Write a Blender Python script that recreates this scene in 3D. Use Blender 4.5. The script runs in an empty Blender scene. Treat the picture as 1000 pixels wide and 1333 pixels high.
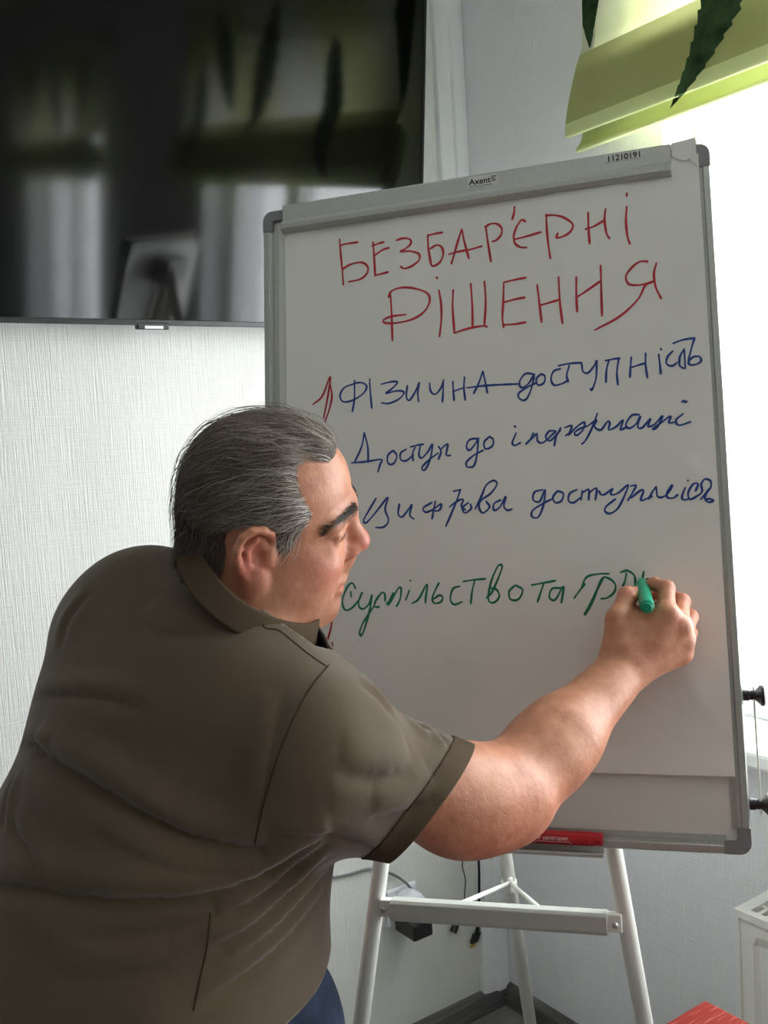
import bpy, bmesh, math, random
import numpy as np
from mathutils import Vector, Matrix
from mathutils.bvhtree import BVHTree
random.seed(7); np.random.seed(7)
S = bpy.context.scene
COL = S.collection
# ------------------------------------------------------------------ camera (a phone held at 1.5 m)
CAM = np.array([-1.62, -1.885, 1.5])
RIGHT = np.array([0.8157, -0.5757, -0.0575]); DOWN = np.array([-0.0916, -0.0305, -0.9953]); FWD = np.array([0.5712, 0.8171, -0.0776])
RIGHT /= np.linalg.norm(RIGHT)
DOWN -= RIGHT * (DOWN @ RIGHT); DOWN /= np.linalg.norm(DOWN)
FWD = np.cross(RIGHT, DOWN)
FPX = 1275.0
cam_d = bpy.data.cameras.new('camera'); cam = bpy.data.objects.new('camera', cam_d); COL.objects.link(cam)
cam_d.sensor_fit = 'VERTICAL'; cam_d.sensor_height = 24.0; cam_d.lens = 24.0 * FPX / 1333.0
cam_d.clip_start = 0.02
cam.matrix_world = Matrix([[RIGHT[i], -DOWN[i], -FWD[i], CAM[i]] for i in range(3)] + [[0, 0, 0, 1]])
S.camera = cam
# ------------------------------------------------------------------ daylight, lamps, exposure
W = bpy.data.worlds.new('overcast_sky'); S.world = W; W.use_nodes = True
bg = W.node_tree.nodes['Background']
bg.inputs['Color'].default_value = (0.93, 0.97, 1.0, 1); bg.inputs['Strength'].default_value = 13.0
S.view_settings.view_transform = 'Standard'; S.view_settings.look = 'None'
S.view_settings.gamma = 1.0; S.view_settings.use_curve_mapping = False
S.view_settings.exposure = 0.28
S.cycles.use_denoising = True
S.cycles.max_bounces = 10; S.cycles.diffuse_bounces = 6; S.cycles.glossy_bounces = 4
S.cycles.sample_clamp_indirect = 6.0
WINDOWS = [(-1.74, -0.60, 0.88, 2.42), (-3.95, -2.85, 0.88, 2.42)]     # y0, y1, z0, z1 in the window wall
for (y0, y1, z0, z1) in WINDOWS:                                        # portals guide the sky light through the openings
    l = bpy.data.lights.new('window_portal', 'AREA'); l.shape = 'RECTANGLE'
    l.size = z1 - z0; l.size_y = y1 - y0; l.cycles.is_portal = True
    o = bpy.data.objects.new('window_portal', l); COL.objects.link(o)
    o.location = (0.14, (y0 + y1) / 2, (z0 + z1) / 2); o.rotation_euler = (0, math.pi / 2, 0)

# ------------------------------------------------------------------ helpers
def ray(px, py):
    return RIGHT * ((px - 500) / FPX) + DOWN * ((py - 666.5) / FPX) + FWD
def V(px, py, d):
    return CAM + d * ray(px, py)
def proj(P):
    q = np.asarray(P) - CAM
    z = q @ FWD
    return np.stack([500 + FPX * (q @ RIGHT) / z, 666.5 + FPX * (q @ DOWN) / z, z], -1)
def lin(c):
    return tuple(((x / 255) / 12.92 if x / 255 <= 0.04045 else ((x / 255 + 0.055) / 1.055) ** 2.4) for x in c) + (1.0,)
def mat(name, rgb, rough=0.5, metal=0.0, spec=0.5, noise=None, bump=None, var=0.0, sheen=0.0, **kw):
    """noise=(scale, detail) varies the colour by var; bump=(scale xyz, strength, distance)"""
    m = bpy.data.materials.new(name); m.use_nodes = True
    nt = m.node_tree; b = nt.nodes['Principled BSDF']
    b.inputs['Base Color'].default_value = lin(rgb); b.inputs['Roughness'].default_value = rough
    b.inputs['Metallic'].default_value = metal; b.inputs['Specular IOR Level'].default_value = spec
    if sheen: b.inputs['Sheen Weight'].default_value = sheen
    tc = nt.nodes.new('ShaderNodeTexCoord')
    if noise:
        n = nt.nodes.new('ShaderNodeTexNoise'); mp = nt.nodes.new('ShaderNodeMapping')
        sc = noise[0]; mp.inputs['Scale'].default_value = sc if isinstance(sc, tuple) else (sc,) * 3
        n.inputs['Scale'].default_value = 1.0; n.inputs['Detail'].default_value = noise[1]
        nt.links.new(tc.outputs['Object'], mp.inputs[0]); nt.links.new(mp.outputs[0], n.inputs['Vector'])
        r = nt.nodes.new('ShaderNodeValToRGB')
        c0 = lin([max(0, x * (1 - var)) for x in rgb]); c1 = lin([min(255, x * (1 + var)) for x in rgb])
        if 'rgb2' in kw: c1 = lin(kw['rgb2'])
        r.color_ramp.elements[0].position = kw.get('p0', 0.3); r.color_ramp.elements[1].position = kw.get('p1', 0.7)
        r.color_ramp.elements[0].color = c0; r.color_ramp.elements[1].color = c1
        nt.links.new(n.outputs['Fac'], r.inputs[0]); nt.links.new(r.outputs[0], b.inputs['Base Color'])
    if bump:
        prev = None
        for sc, st, di in (bump if isinstance(bump, list) else [bump]):
            n = nt.nodes.new('ShaderNodeTexNoise'); mp = nt.nodes.new('ShaderNodeMapping')
            mp.inputs['Scale'].default_value = sc if isinstance(sc, tuple) else (sc,) * 3
            n.inputs['Scale'].default_value = 1.0; n.inputs['Detail'].default_value = 2.0
            nt.links.new(tc.outputs['Object'], mp.inputs[0]); nt.links.new(mp.outputs[0], n.inputs['Vector'])
            bm_ = nt.nodes.new('ShaderNodeBump'); bm_.inputs['Strength'].default_value = st; bm_.inputs['Distance'].default_value = di
            nt.links.new(n.outputs['Fac'], bm_.inputs['Height'])
            if prev: nt.links.new(prev.outputs[0], bm_.inputs['Normal'])
            prev = bm_
        nt.links.new(prev.outputs[0], b.inputs['Normal'])
    return m
class MB:
    """collects verts / faces in world space"""
    def __init__(s): s.v = []; s.f = []
    def add(s, vs, fs):
        k = len(s.v); s.v += [tuple(map(float, p)) for p in vs]; s.f += [tuple(i + k for i in q) for q in fs]; return s
    def hexa(s, P):     # 8 corners: 4 bottom ccw, 4 top ccw
        return s.add(P, [(3, 2, 1, 0), (4, 5, 6, 7), (0, 1, 5, 4), (1, 2, 6, 5), (2, 3, 7, 6), (3, 0, 4, 7)])
    def box(s, x0, x1, y0, y1, z0, z1):
        return s.hexa([(x0, y0, z0), (x1, y0, z0), (x1, y1, z0), (x0, y1, z0), (x0, y0, z1), (x1, y0, z1), (x1, y1, z1), (x0, y1, z1)])
    def tube(s, pts, rad, n=12, cap=True):
        pts = [np.array(p, float) for p in pts]; k = len(pts)
        rad = rad if hasattr(rad, '__len__') else [rad] * k
        t = [pts[min(i + 1, k - 1)] - pts[max(i - 1, 0)] for i in range(k)]
        t = [q / (np.linalg.norm(q) + 1e-12) for q in t]
        u = np.cross(t[0], (0, 0, 1.0) if abs(t[0][2]) < .9 else (1.0, 0, 0)); u /= np.linalg.norm(u)
        vs = []
        for i in range(k):
            u = u - t[i] * (u @ t[i]); u /= np.linalg.norm(u); w = np.cross(t[i], u)
            for j in range(n):
                a = 2 * math.pi * j / n
                vs.append(pts[i] + rad[i] * (u * math.cos(a) + w * math.sin(a)))
        fs = [(i * n + j, i * n + (j + 1) % n, (i + 1) * n + (j + 1) % n, (i + 1) * n + j) for i in range(k - 1) for j in range(n)]
        if cap: fs += [tuple(range(n - 1, -1, -1)), tuple((k - 1) * n + j for j in range(n))]
        return s.add(vs, fs)
    def lathe(s, c, axis, prof, n=20):     # prof: (distance along axis, radius)
        axis = np.array(axis, float); axis /= np.linalg.norm(axis)
        return s.tube([np.array(c) + axis * d for d, r in prof], [max(r, 1e-4) for d, r in prof], n)
    def extrude(s, poly, frame, d0, d1):   # frame: (origin, ex, ey, ez); poly in ex, ey; closed prism from d0 to d1 along ez
        o, ex, ey, ez = [np.array(q, float) for q in frame]; n = len(poly)
        vs = [o + ex * p[0] + ey * p[1] + ez * d for d in (d0, d1) for p in poly]
        return s.add(vs, [tuple(range(n - 1, -1, -1)), tuple(range(n, 2 * n))] + [(i, (i + 1) % n, n + (i + 1) % n, n + i) for i in range(n)])
    def build(s, name, m, parent=None, smooth=False, bevel=0.0, origin=None, seg=2):
        me = bpy.data.meshes.new(name)
        base = np.array(parent['_o'] if parent is not None else (origin if origin is not None else (0, 0, 0)), float)
        v = np.array(s.v, float) - base
        me.from_pydata(v.tolist(), [], s.f)
        return link(name, me, m, parent, smooth, bevel, base, seg)
def link(name, me, m, parent=None, smooth=False, bevel=0.0, base=(0, 0, 0), seg=2, recalc=True):
    if recalc:
        bm = bmesh.new(); bm.from_mesh(me); bmesh.ops.recalc_face_normals(bm, faces=bm.faces); bm.to_mesh(me); bm.free()
    for mm in (m if isinstance(m, (list, tuple)) else [m]): me.materials.append(mm)
    o = bpy.data.objects.new(name, me); COL.objects.link(o)
    if parent is not None: o.parent = parent
    else: o.location = tuple(base)
    o['_o'] = [float(q) for q in base]
    if smooth: me.polygons.foreach_set('use_smooth', [True] * len(me.polygons))
    if bevel:
        md = o.modifiers.new('bevel', 'BEVEL'); md.width = bevel; md.segments = seg; md.limit_method = 'ANGLE'; md.angle_limit = math.radians(40)
    return o
def thing(name, label, cat, loc, group=None):
    o = bpy.data.objects.new(name, None); COL.objects.link(o); o.location = tuple(loc); o.empty_display_size = .1
    o['_o'] = [float(q) for q in loc]
    return tag(o, label, cat, group)
def tag(o, label=None, cat=None, group=None, kind=None):
    for k, v in (('label', label), ('category', cat), ('group', group), ('kind', kind)):
        if v: o[k] = v
    return o
def struct(o, label=None): return tag(o, label, None, None, 'structure')
def catmull(P, n=6):
    P = [np.array(p, float) for p in P]
    if len(P) < 3: return P
    Q = [2 * P[0] - P[1]] + P + [2 * P[-1] - P[-2]]; out = []
    for i in range(1, len(Q) - 2):
        for j in range(n):
            t = j / n
            out.append(.5 * ((2 * Q[i]) + (Q[i + 1] - Q[i - 1]) * t + (2 * Q[i - 1] - 5 * Q[i] + 4 * Q[i + 1] - Q[i + 2]) * t * t + (3 * Q[i] - Q[i - 1] - 3 * Q[i + 1] + Q[i + 2]) * t ** 3))
    out.append(P[-1]); return out
def text_mesh(body, size, frame, m, name, parent, depth=0.0003, align='LEFT'):
    """lettering as a mesh lying in frame (origin, ex, ey, ez)"""
    cu = bpy.data.curves.new(name, 'FONT'); cu.body = body; cu.size = size; cu.extrude = depth; cu.align_x = align; cu.offset = size * .018
    t = bpy.data.objects.new(name, cu); COL.objects.link(t)
    me = bpy.data.meshes.new_from_object(t.evaluated_get(bpy.context.evaluated_depsgraph_get()))
    bpy.data.objects.remove(t); bpy.data.curves.remove(cu)
    o, ex, ey, ez = [np.array(q, float) for q in frame]; base = np.array(parent['_o'])
    for v in me.vertices:
        v.co = Vector(o + ex * v.co.x + ey * v.co.y + ez * v.co.z - base)
    me.materials.clear()
    return link(name, me, m, parent, base=base, recalc=False)
# ================================================================== THE ROOM
RX0, RY0, RZ = -4.4, -5.0, 2.85
def wallpaper(name, rgb, along):
    # embossed vinyl paper: upright threads crossed by broken level threads; along = the wall's level axis
    up = (420, 420, 9) if along == 'x' else (420, 420, 9)
    fl = (14, 14, 330)
    return mat(name, rgb, rough=0.55, spec=0.25, bump=[(up, 0.8, 0.0026), (fl, 0.5, 0.0020), ((90, 90, 60), 0.25, 0.002)])
M_wall = wallpaper('embossed_white_wallpaper', (224, 224, 219), 'x')
M_wall2 = wallpaper('embossed_white_wallpaper_window_wall', (238, 239, 242), 'y')
M_far = mat('beige_painted_wall', (172, 172, 168), .7)
M_ceil = mat('ceiling_paint', (240, 240, 238), 0.8)
def floor_mat():
    m = mat('grey_oak_laminate', (128, 127, 124), 0.4, noise=((2, 40, 3), 6), var=0.10, bump=((4, 60, 4), .15, .001))
    return m
M_floor = floor_mat()
M_base = mat('grey_wood_baseboard', (92, 92, 92), 0.4, noise=((5, 5, 90), 5), var=0.25)
M_base2 = mat('grey_wood_baseboard_window_side', (92, 92, 92), 0.4, noise=((5, 5, 90), 5), var=0.25)
M_pvc = mat('white_pvc', (240, 241, 240), 0.28)
M_trim = mat('white_trim_plastic', (232, 234, 236), 0.32)
struct(MB().box(RX0 - .1, .3, RY0 - .1, .1, -.1, 0).build('floor', M_floor))
struct(MB().box(RX0 - .1, .3, RY0 - .1, .1, RZ, RZ + .1).build('ceiling', M_ceil))
struct(MB().box(RX0 - .1, .3, 0, .1, 0, RZ).build('wall_left', M_wall))
struct(MB().box(RX0 - .1, .3, RY0 - .1, RY0, 0, RZ).build('wall_right', M_far))
struct(MB().box(RX0 - .1, RX0, RY0, 0, 0, RZ).build('wall_back', M_far))
w = MB(); ys = RY0
for (y0, y1, z0, z1) in sorted(WINDOWS):
    w.box(0, .25, ys, y0, 0, RZ); w.box(0, .25, y0, y1, 0, z0); w.box(0, .25, y0, y1, z1, RZ); ys = y1
w.box(0, .25, ys, 0, 0, RZ)
struct(w.build('wall_front', M_wall2), 'wallpapered window wall behind the flip chart')
for i, (y0, y1, z0, z1) in enumerate(WINDOWS):
    fr = MB(); X0, X1 = .10, .17; t = .06
    fr.box(X0, X1, y0, y0 + t, z0, z1); fr.box(X0, X1, y1 - t, y1, z0, z1)
    fr.box(X0, X1, y0, y1, z0 + .001, z0 + t); fr.box(X0, X1, y0, y1, z1 - t, z1)
    ym = (y0 + y1) / 2 - .1
    fr.box(X0, X1, ym - .045, ym + .045, z0, z1)
    win = struct(fr.build('window_%d' % (i + 1), M_pvc, bevel=.004, origin=(.14, (y0 + y1) / 2, z0)))
    g = bpy.data.materials.new('window_glass'); g.use_nodes = True; nt = g.node_tree; nt.nodes.remove(nt.nodes['Principled BSDF'])
    tr = nt.nodes.new('ShaderNodeBsdfTransparent'); gl = nt.nodes.new('ShaderNodeBsdfGlossy'); gl.inputs['Roughness'].default_value = .02
    mx = nt.nodes.new('ShaderNodeMixShader'); mx.inputs[0].default_value = .05
    nt.links.new(tr.outputs[0], mx.inputs[1]); nt.links.new(gl.outputs[0], mx.inputs[2]); nt.links.new(mx.outputs[0], nt.nodes['Material Output'].inputs[0])
    MB().box(.132, .138, y0 + .05, y1 - .05, z0 + .05, z1 - .05).build('glass', g, win)
    MB().box(-.09, .10, y0 - .02, y1 + (.0 if i == 0 else .02), z0 - .029, z0 + .006).build('sill', M_pvc, win, bevel=.008)
# baseboards and the white corner moulding
bb = MB().extrude([(0, 0), (-.016, 0), (-.016, .045), (-.010, .058), (0, .06)], ((RX0, 0, 0), (0, 1, 0), (0, 0, 1), (1, 0, 0)), 0, -RX0)
struct(bb.build('baseboard_left', M_base))
bb = MB().extrude([(0, 0), (-.016, 0), (-.016, .045), (-.010, .058), (0, .06)], ((0, RY0, 0), (1, 0, 0), (0, 0, 1), (0, 1, 0)), 0, -RY0)
struct(bb.build('baseboard_front', M_base2))
tr_ = MB().extrude([(-.086, 0), (-.084, -.014), (-.072, -.020), (-.050, -.022), (-.046, -.030), (-.022, -.030), (-.016, -.022), (-.002, -.020), (-.0005, 0)], ((0, 0, 0), (1, 0, 0), (0, 1, 0), (0, 0, 1)), .055, RZ)
struct(tr_.build('trim_1', M_trim, bevel=.002), 'white plastic corner moulding between the two wallpapered walls')
# ================================================================== TELEVISION on the left wall, tipped a little forward
M_tvb = mat('black_tv_plastic', (14, 14, 15), 0.35)
M_scr = mat('black_glossy_screen', (4, 4, 4), 0.075, spec=0.42)
tv = thing('television', 'large black wall-mounted television with a glossy dark screen above the person', 'television', (-.88, -.02, 2.05))
th = math.radians(7.0)
TO = np.array([-.225, -.075, 1.737]); TX = np.array([-1.0, 0, 0]); TZ = np.array([0, -math.sin(th), math.cos(th)]); TN = np.array([0, -math.cos(th), -math.sin(th)])
TW, TH = 1.30, .75
def tvbox(mb, a0, a1, b0, b1, c0, c1):
    return mb.hexa([TO + TX * a + TZ * b + TN * c for (a, b, c) in ((a0, b0, c0), (a1, b0, c0), (a1, b1, c0), (a0, b1, c0), (a0, b0, c1), (a1, b0, c1), (a1, b1, c1), (a0, b1, c1))])
tvbox(MB(), 0, TW, 0, TH, -.028, 0).build('casing', M_tvb, tv, bevel=.003)
tvbox(tvbox(tvbox(tvbox(MB(), 0, TW, 0, .011, 0, .004), 0, TW, TH - .006, TH, 0, .004), 0, .006, 0, TH, 0, .004), TW - .006, TW, 0, TH, 0, .004).build('bezel', M_tvb, tv, bevel=.001)
tvbox(MB(), .006, TW - .006, .011, TH - .006, 0, .0015).build('screen', M_scr, tv)
M_tvs = mat('brushed_silver', (190, 192, 194), .3, .8)
tvbox(MB(), TW / 2 - .034, TW / 2 + .030, -.008, .006, -.010, .005).build('logo_plate', M_tvb, tv, bevel=.002)
tvbox(MB(), TW / 2 - .022, TW / 2 + .016, -.0065, -.0005, .005, .0062).build('logo_strip', M_tvs, tv, bevel=.001)
mt = MB(); mt.box(-1.05, -.70, -.02, -.001, 1.95, 2.25)
mt.hexa([(-1.0, -.074, 2.02), (-.76, -.074, 2.02), (-.76, -.015, 2.02), (-1.0, -.015, 2.02), (-1.0, -.090, 2.18), (-.76, -.090, 2.18), (-.76, -.015, 2.18), (-1.0, -.015, 2.18)])
mt.build('wall_mount', M_tvb, tv)

# ================================================================== ROMAN BLINDS with a leaf print
def blind_mat(name, c0, c1, c2, tr_):
    m = bpy.data.materials.new(name); m.use_nodes = True; nt = m.node_tree; N = nt.nodes; Lk = nt.links
    b = N['Principled BSDF']; out = N['Material Output']
    tc = N.new('ShaderNodeTexCoord')
    n = N.new('ShaderNodeTexNoise'); n.inputs['Scale'].default_value = 3.2; n.inputs['Detail'].default_value = 1.0
    Lk.new(tc.outputs['Object'], n.inputs['Vector'])
    r = N.new('ShaderNodeValToRGB'); r.color_ramp.elements[0].position = .34; r.color_ramp.elements[1].position = .66
    r.color_ramp.elements[0].color = lin(c0); r.color_ramp.elements[1].color = lin(c2)
    e = r.color_ramp.elements.new(.5); e.color = lin(c1)
    Lk.new(n.outputs['Fac'], r.inputs[0])
    b.inputs['Roughness'].default_value = .85; b.inputs['Specular IOR Level'].default_value = .1
    t = N.new('ShaderNodeBsdfTranslucent'); mx = N.new('ShaderNodeMixShader'); mx.inputs[0].default_value = tr_
    Lk.new(r.outputs[0], b.inputs['Base Color']); Lk.new(r.outputs[0], t.inputs['Color'])
    Lk.new(b.outputs[0], mx.inputs[1]); Lk.new(t.outputs[0], mx.inputs[2]); Lk.new(mx.outputs[0], out.inputs[0])
    w_ = N.new('ShaderNodeTexNoise'); w_.inputs['Scale'].default_value = 900
    Lk.new(tc.outputs['Object'], w_.inputs['Vector'])
    bp = N.new('ShaderNodeBump'); bp.inputs['Strength'].default_value = .15; bp.inputs['Distance'].default_value = .0005
    Lk.new(w_.outputs['Fac'], bp.inputs['Height']); Lk.new(bp.outputs[0], b.inputs['Normal'])
    return m
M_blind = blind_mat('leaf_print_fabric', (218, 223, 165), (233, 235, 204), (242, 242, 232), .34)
M_blind2 = blind_mat('olive_fold_fabric', (164, 166, 110), (174, 177, 122), (190, 192, 140), .2)  # same cloth, coloured darker on the lower fold
M_blind3 = blind_mat('yellow_green_fold_fabric', (204, 210, 152), (214, 220, 168), (226, 229, 188), .28)  # same cloth, coloured yellow-green on the bottom turn and inner layers
M_leaf = mat('dark_green_leaf_print', (46, 66, 40), .85, spec=.1, noise=(26, 4), var=.35)
M_hem = mat('pale_hem_fabric', (214, 216, 186), .85, spec=.1)
# profile (x off the wall, z): upper panel, crease, belly of the lower fold, bottom turn, inner layers
PROF = [(-.045, 2.66), (-.046, 2.45), (-.050, 2.295), (-.056, 2.262), (-.074, 2.222), (-.096, 2.16), (-.108, 2.115), (-.113, 2.084), (-.109, 2.077), (-.102, 2.082), (-.085, 2.105), (-.062, 2.20), (-.056, 2.205),
        (-.060, 2.10), (-.072, 2.070), (-.082, 2.062), (-.080, 2.057), (-.068, 2.061), (-.05, 2.11), (-.042, 2.2)]
def build_blind(y0, y1, label, base):
    t = thing('roman_blind', label, 'blind', (-.03, (y0 + y1) / 2, 2.66))
    pr = catmull(PROF, 4); ny = 40; vs = []; fs = []
    for i, p in enumerate(pr):
        for j in range(ny + 1):
            f_ = j / ny; y = y1 + (y0 - y1) * f_
            k = max(0, min(1, (2.3 - p[1]) / .22)) if i < 60 else 0
            wob = .006 * math.sin(f_ * 9 + base) * k
            vs.append((p[0] + wob, y, p[1] + .004 * math.sin(f_ * 5 + 1) * k))
    for i in range(len(pr) - 1):
        for j in range(ny):
            fs.append((i * (ny + 1) + j, i * (ny + 1) + j + 1, (i + 1) * (ny + 1) + j + 1, (i + 1) * (ny + 1) + j))
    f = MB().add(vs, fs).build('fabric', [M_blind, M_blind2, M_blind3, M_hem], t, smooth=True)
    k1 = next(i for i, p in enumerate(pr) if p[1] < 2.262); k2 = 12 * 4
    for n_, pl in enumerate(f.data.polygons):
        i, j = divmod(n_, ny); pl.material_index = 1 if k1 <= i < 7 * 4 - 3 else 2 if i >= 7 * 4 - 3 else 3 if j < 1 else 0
    MB().box(-.05, -.012, y0, y1, 2.655, 2.69).build('headrail', M_pvc, t, bevel=.004)
    return t, BVHTree.FromPolygons([Vector(v) for v in vs], fs), f
def on_surface(tree, px, py, off=.0012):
    d = ray(px, py); d = d / np.linalg.norm(d)
    hit, nrm, idx, dist = tree.ray_cast(Vector(CAM), Vector(d))
    if hit is None: return None
    return np.array(hit) - d * off
bl1, tree1, fab1 = build_blind(-1.82, -.447, 'green leaf-print roman blind over the window behind the flip chart', 0)
bl2, tree2, fab2 = build_blind(-4.03, -2.70, 'green leaf-print roman blind on the second window, seen mirrored in the television', 2)
def leaf_strip(name, tree, parent, mid, wid, serr, m, n=70):
    """leaf print: a strip along the midrib (pixels on the photo's blind laid on the cloth)"""
    mid = catmull(mid, 10); k = len(mid); L_, R_ = [], []
    vs, fs, rows = [], [], []
    for i in range(k):
        t = np.array(mid[min(i + 1, k - 1)]) - np.array(mid[max(i - 1, 0)]); t = t / np.linalg.norm(t); nn = np.array([-t[1], t[0]])
        f_ = i / (k - 1); w_ = np.interp(f_, [q[0] for q in wid], [q[1] for q in wid])
        s_ = 1 + serr * ((i % 5) / 5 - .5)
        row = []
        for q in (-1, -.5, 0, .5, 1):
            p = mid[i] + nn * w_ * q * (s_ if abs(q) == 1 else 1)
            P = on_surface(tree, *p)
            row.append(P)
        if all(P is not None for P in row): rows.append(row)
    for r_ in rows: vs += r_
    for i in range(len(rows) - 1):
        for j in range(4): fs.append((i * 5 + j, i * 5 + j + 1, i * 5 + 6 + j, i * 5 + 5 + j))
    if rows: return MB().add(vs, fs).build(name, m, parent, smooth=True)
leaf_strip('leaf_print', tree1, bl1, [(872, 142), (890, 112), (908, 78), (925, 38), (940, -2), (955, -60), (962, -130), (965, -190)], [(0, 0), (.1, 5), (.3, 14), (.5, 24), (.7, 33), (.9, 25), (1, 2)], .22, M_leaf)
leaf_strip('leaf_print', tree1, bl1, [(768, 62), (766, 20), (768, -30), (775, -90), (790, -160)], [(0, 1), (.2, 9), (.5, 16), (.8, 22), (1, 2)], .15, M_leaf)
# leaves on the cloth that only the television's mirror shows
def leaf_world(parent, tree, c, ang, ln, wd):
    vs, fs = [], []; n = 22
    for i in range(n + 1):
        f_ = i / n; w_ = wd * math.sin(math.pi * f_) ** .8 * (1 + .12 * ((i % 3) - 1)) + .0005
        for q in (-1, 0, 1):
            y = c[0] + math.sin(ang) * ln * (f_ - .5) + math.cos(ang) * w_ * q; z = c[1] + math.cos(ang) * ln * (f_ - .5) - math.sin(ang) * w_ * q
            hit, nr, ix, ds = tree.ray_cast(Vector((-.5, y, z)), Vector((1, 0, 0)))
            vs.append(np.array(hit) - np.array((.0012, 0, 0)) if hit is not None else (-.05, y, z))
    for i in range(n):
        for j in range(2): fs.append((i * 3 + j, i * 3 + j + 1, i * 3 + 4 + j, i * 3 + 3 + j))
    MB().add(vs, fs).build('leaf_print', M_leaf, parent, smooth=True)
for c, a_, l_, w_ in (((-1.22, 2.40), .3, .42, .07), ((-1.5, 2.45), -.4, .36, .06), ((-1.68, 2.3), .05, .4, .05)): leaf_world(bl1, tree1, c, a_, l_, w_)
for c, a_, l_, w_ in (((-2.95, 2.42), .4, .4, .07), ((-3.3, 2.40), -.3, .42, .07), ((-3.75, 2.42), .5, .4, .08)): leaf_world(bl2, tree2, c, a_, l_, w_)

# ================================================================== RADIATOR under the window
M_rad = mat('white_enamel', (238, 236, 230), .3)
rt = .605; RXf, RXb = -.145, -.04; ry1, ry0 = -.82, -1.95
rad = thing('radiator', 'white panel radiator with a grille top beneath the window', 'radiator', ((RXf + RXb) / 2, (ry0 + ry1) / 2, .08))
p = MB(); z0 = .08
vs, fs = [], []; cols = []
y = ry1 - .028
prof = [(ry1, 0), (ry1 - .022, 0)]
while y > ry0 + .05:
    prof += [(y, 0), (y - .008, .007), (y - .026, .007), (y - .034, 0)]; y -= .052
prof += [(ry0, 0)]
for (yy, dx) in prof:
    for zz, e in ((z0, 0), (z0 + .03, 0), (z0 + .05, 1), (rt - .06, 1), (rt - .04, 0), (rt - .012, 0)):
        cols.append((RXf + .006 + dx * e, yy, zz))
nz = 6
for i in range(len(prof) - 1):
    for j in range(nz - 1): fs.append((i * nz + j, (i + 1) * nz + j, (i + 1) * nz + j + 1, i * nz + j + 1))
p.add(cols, fs).build('front_panel', M_rad, rad)
MB().box(RXb - .012, RXb, ry0, ry1, z0, rt - .012).build('back_panel', M_rad, rad)
MB().box(RXf + .002, RXb, ry1 - .003, ry1 + .004, z0 + .01, rt - .015).build('side_cover', M_rad, rad, bevel=.002)
MB().box(RXf + .002, RXb, ry0 - .004, ry0 + .003, z0 + .01, rt - .015).build('side_cover', M_rad, rad, bevel=.002)
g = MB(); g.box(RXf, RXf + .016, ry0 - .004, ry1 + .006, rt - .014, rt); g.box(RXb - .014, RXb, ry0 - .004, ry1 + .006, rt - .014, rt)
g.box(RXf + .016, RXb - .014, ry1 - .018, ry1 + .006, rt - .0142, rt - .0002); g.box(RXf + .016, RXb - .014, ry0 - .004, ry0 + .02, rt - .0142, rt - .0002)
y = ry1 - .032
while y > ry0 + .03: g.box(RXf + .016, RXb - .014, y - .004, y + .004, rt - .010, rt - .003); y -= .0175
for x in (-.093,): g.box(x - .003, x + .003, ry0 + .02, ry1 - .018, rt - .008, rt - .004)
g.build('top_grille', M_rad, rad)
fe = MB(); 
for y in (ry0 + .2, ry1 - .2): MB().box(RXb, -.0005, y - .02, y + .02, .2, .5).build('wall_bracket', M_rad, rad)

# ================================================================== red table corner
def wood_red():
    m = mat('red_stained_wood', (126, 33, 21), .75, spec=.12, noise=((22, 320, 320), 5), var=.0, rgb2=(168, 84, 66), p0=.54, p1=.68, bump=((22, 320, 320), .2, .0006))
    return m
tz = .75; apex = V(918, 1301, (1.5 - tz) / (-ray(918, 1301)[2])); ax, ay = apex[0], apex[1]
tb = thing('side_table', 'small red wood-grain table, one corner showing before the radiator', 'table', (ax - .24, ay - .24, 0))
MB().box(ax - .48, ax, ay - .48, ay, tz - .024, tz).build('tabletop', wood_red(), tb, bevel=.003)
M_leg = mat('dark_red_wood_leg', (120, 38, 28), .45)
for sx in (0, 1):
    for sy in (0, 1):
        x = ax - .12 - sx * .22; y = ay - .12 - sy * .22
        MB().box(x - .04, x, y - .04, y, 0, tz - .024).build('leg', M_leg, tb, bevel=.003)

# ================================================================== sockets and cables on the left wall
def onwall(px, py, y=-.004):
    r = ray(px, py); return CAM + r * ((y - CAM[1]) / r[1])
M_wplug = mat('white_gloss_plastic', (236, 238, 244), .2)
M_black = mat('black_plastic', (22, 22, 23), .38)
M_cgrey = mat('grey_cable_rubber', (112, 114, 116), .5)
s0 = onwall(522, 1176)
sk = thing('wall_socket', 'white wall socket half hidden behind the easel crossbar', 'socket', (s0[0], 0, s0[2]))
MB().box(s0[0] - .045, s0[0] + .045, -.012, -.0005, s0[2] - .045, s0[2] + .045).build('faceplate', M_wplug, sk, bevel=.005)
MB().lathe((s0[0], -.012, s0[2]), (0, -1, 0), [(0, .034), (.003, .034), (.004, .030), (.0042, .001)], 24).build('socket_ring', M_wplug, sk)
q = onwall(512, 1172, -.06)
cp = thing('plug_adapter', 'white rounded plug adapter in the wall socket', 'adapter', (s0[0], -.012, s0[2]))
MB().lathe((s0[0], -.017, s0[2] + .008), (0, -1, 0), [(0, .034), (.01, .038), (.038, .038), (.048, .033), (.052, .018), (.053, .001)], 28).build('shell', M_wplug, cp, smooth=True)
text_mesh('1:50', .013, ((s0[0] - .02, -.0495, s0[2] + .034), (1, 0, 0), (0, .6, .8), (0, -.8, .6)), M_cgrey, 'lettering', cp)
c = onwall(543, 1207, -.075)
ba = thing('power_adapter', 'black plastic power adapter plugged below the white adapter', 'adapter', (c[0], -.04, c[2]))
MB().box(c[0] - .026, c[0] + .030, -.098, -.02, c[2] - .020, c[2] + .018).build('casing', M_black, ba, bevel=.004)
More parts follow.
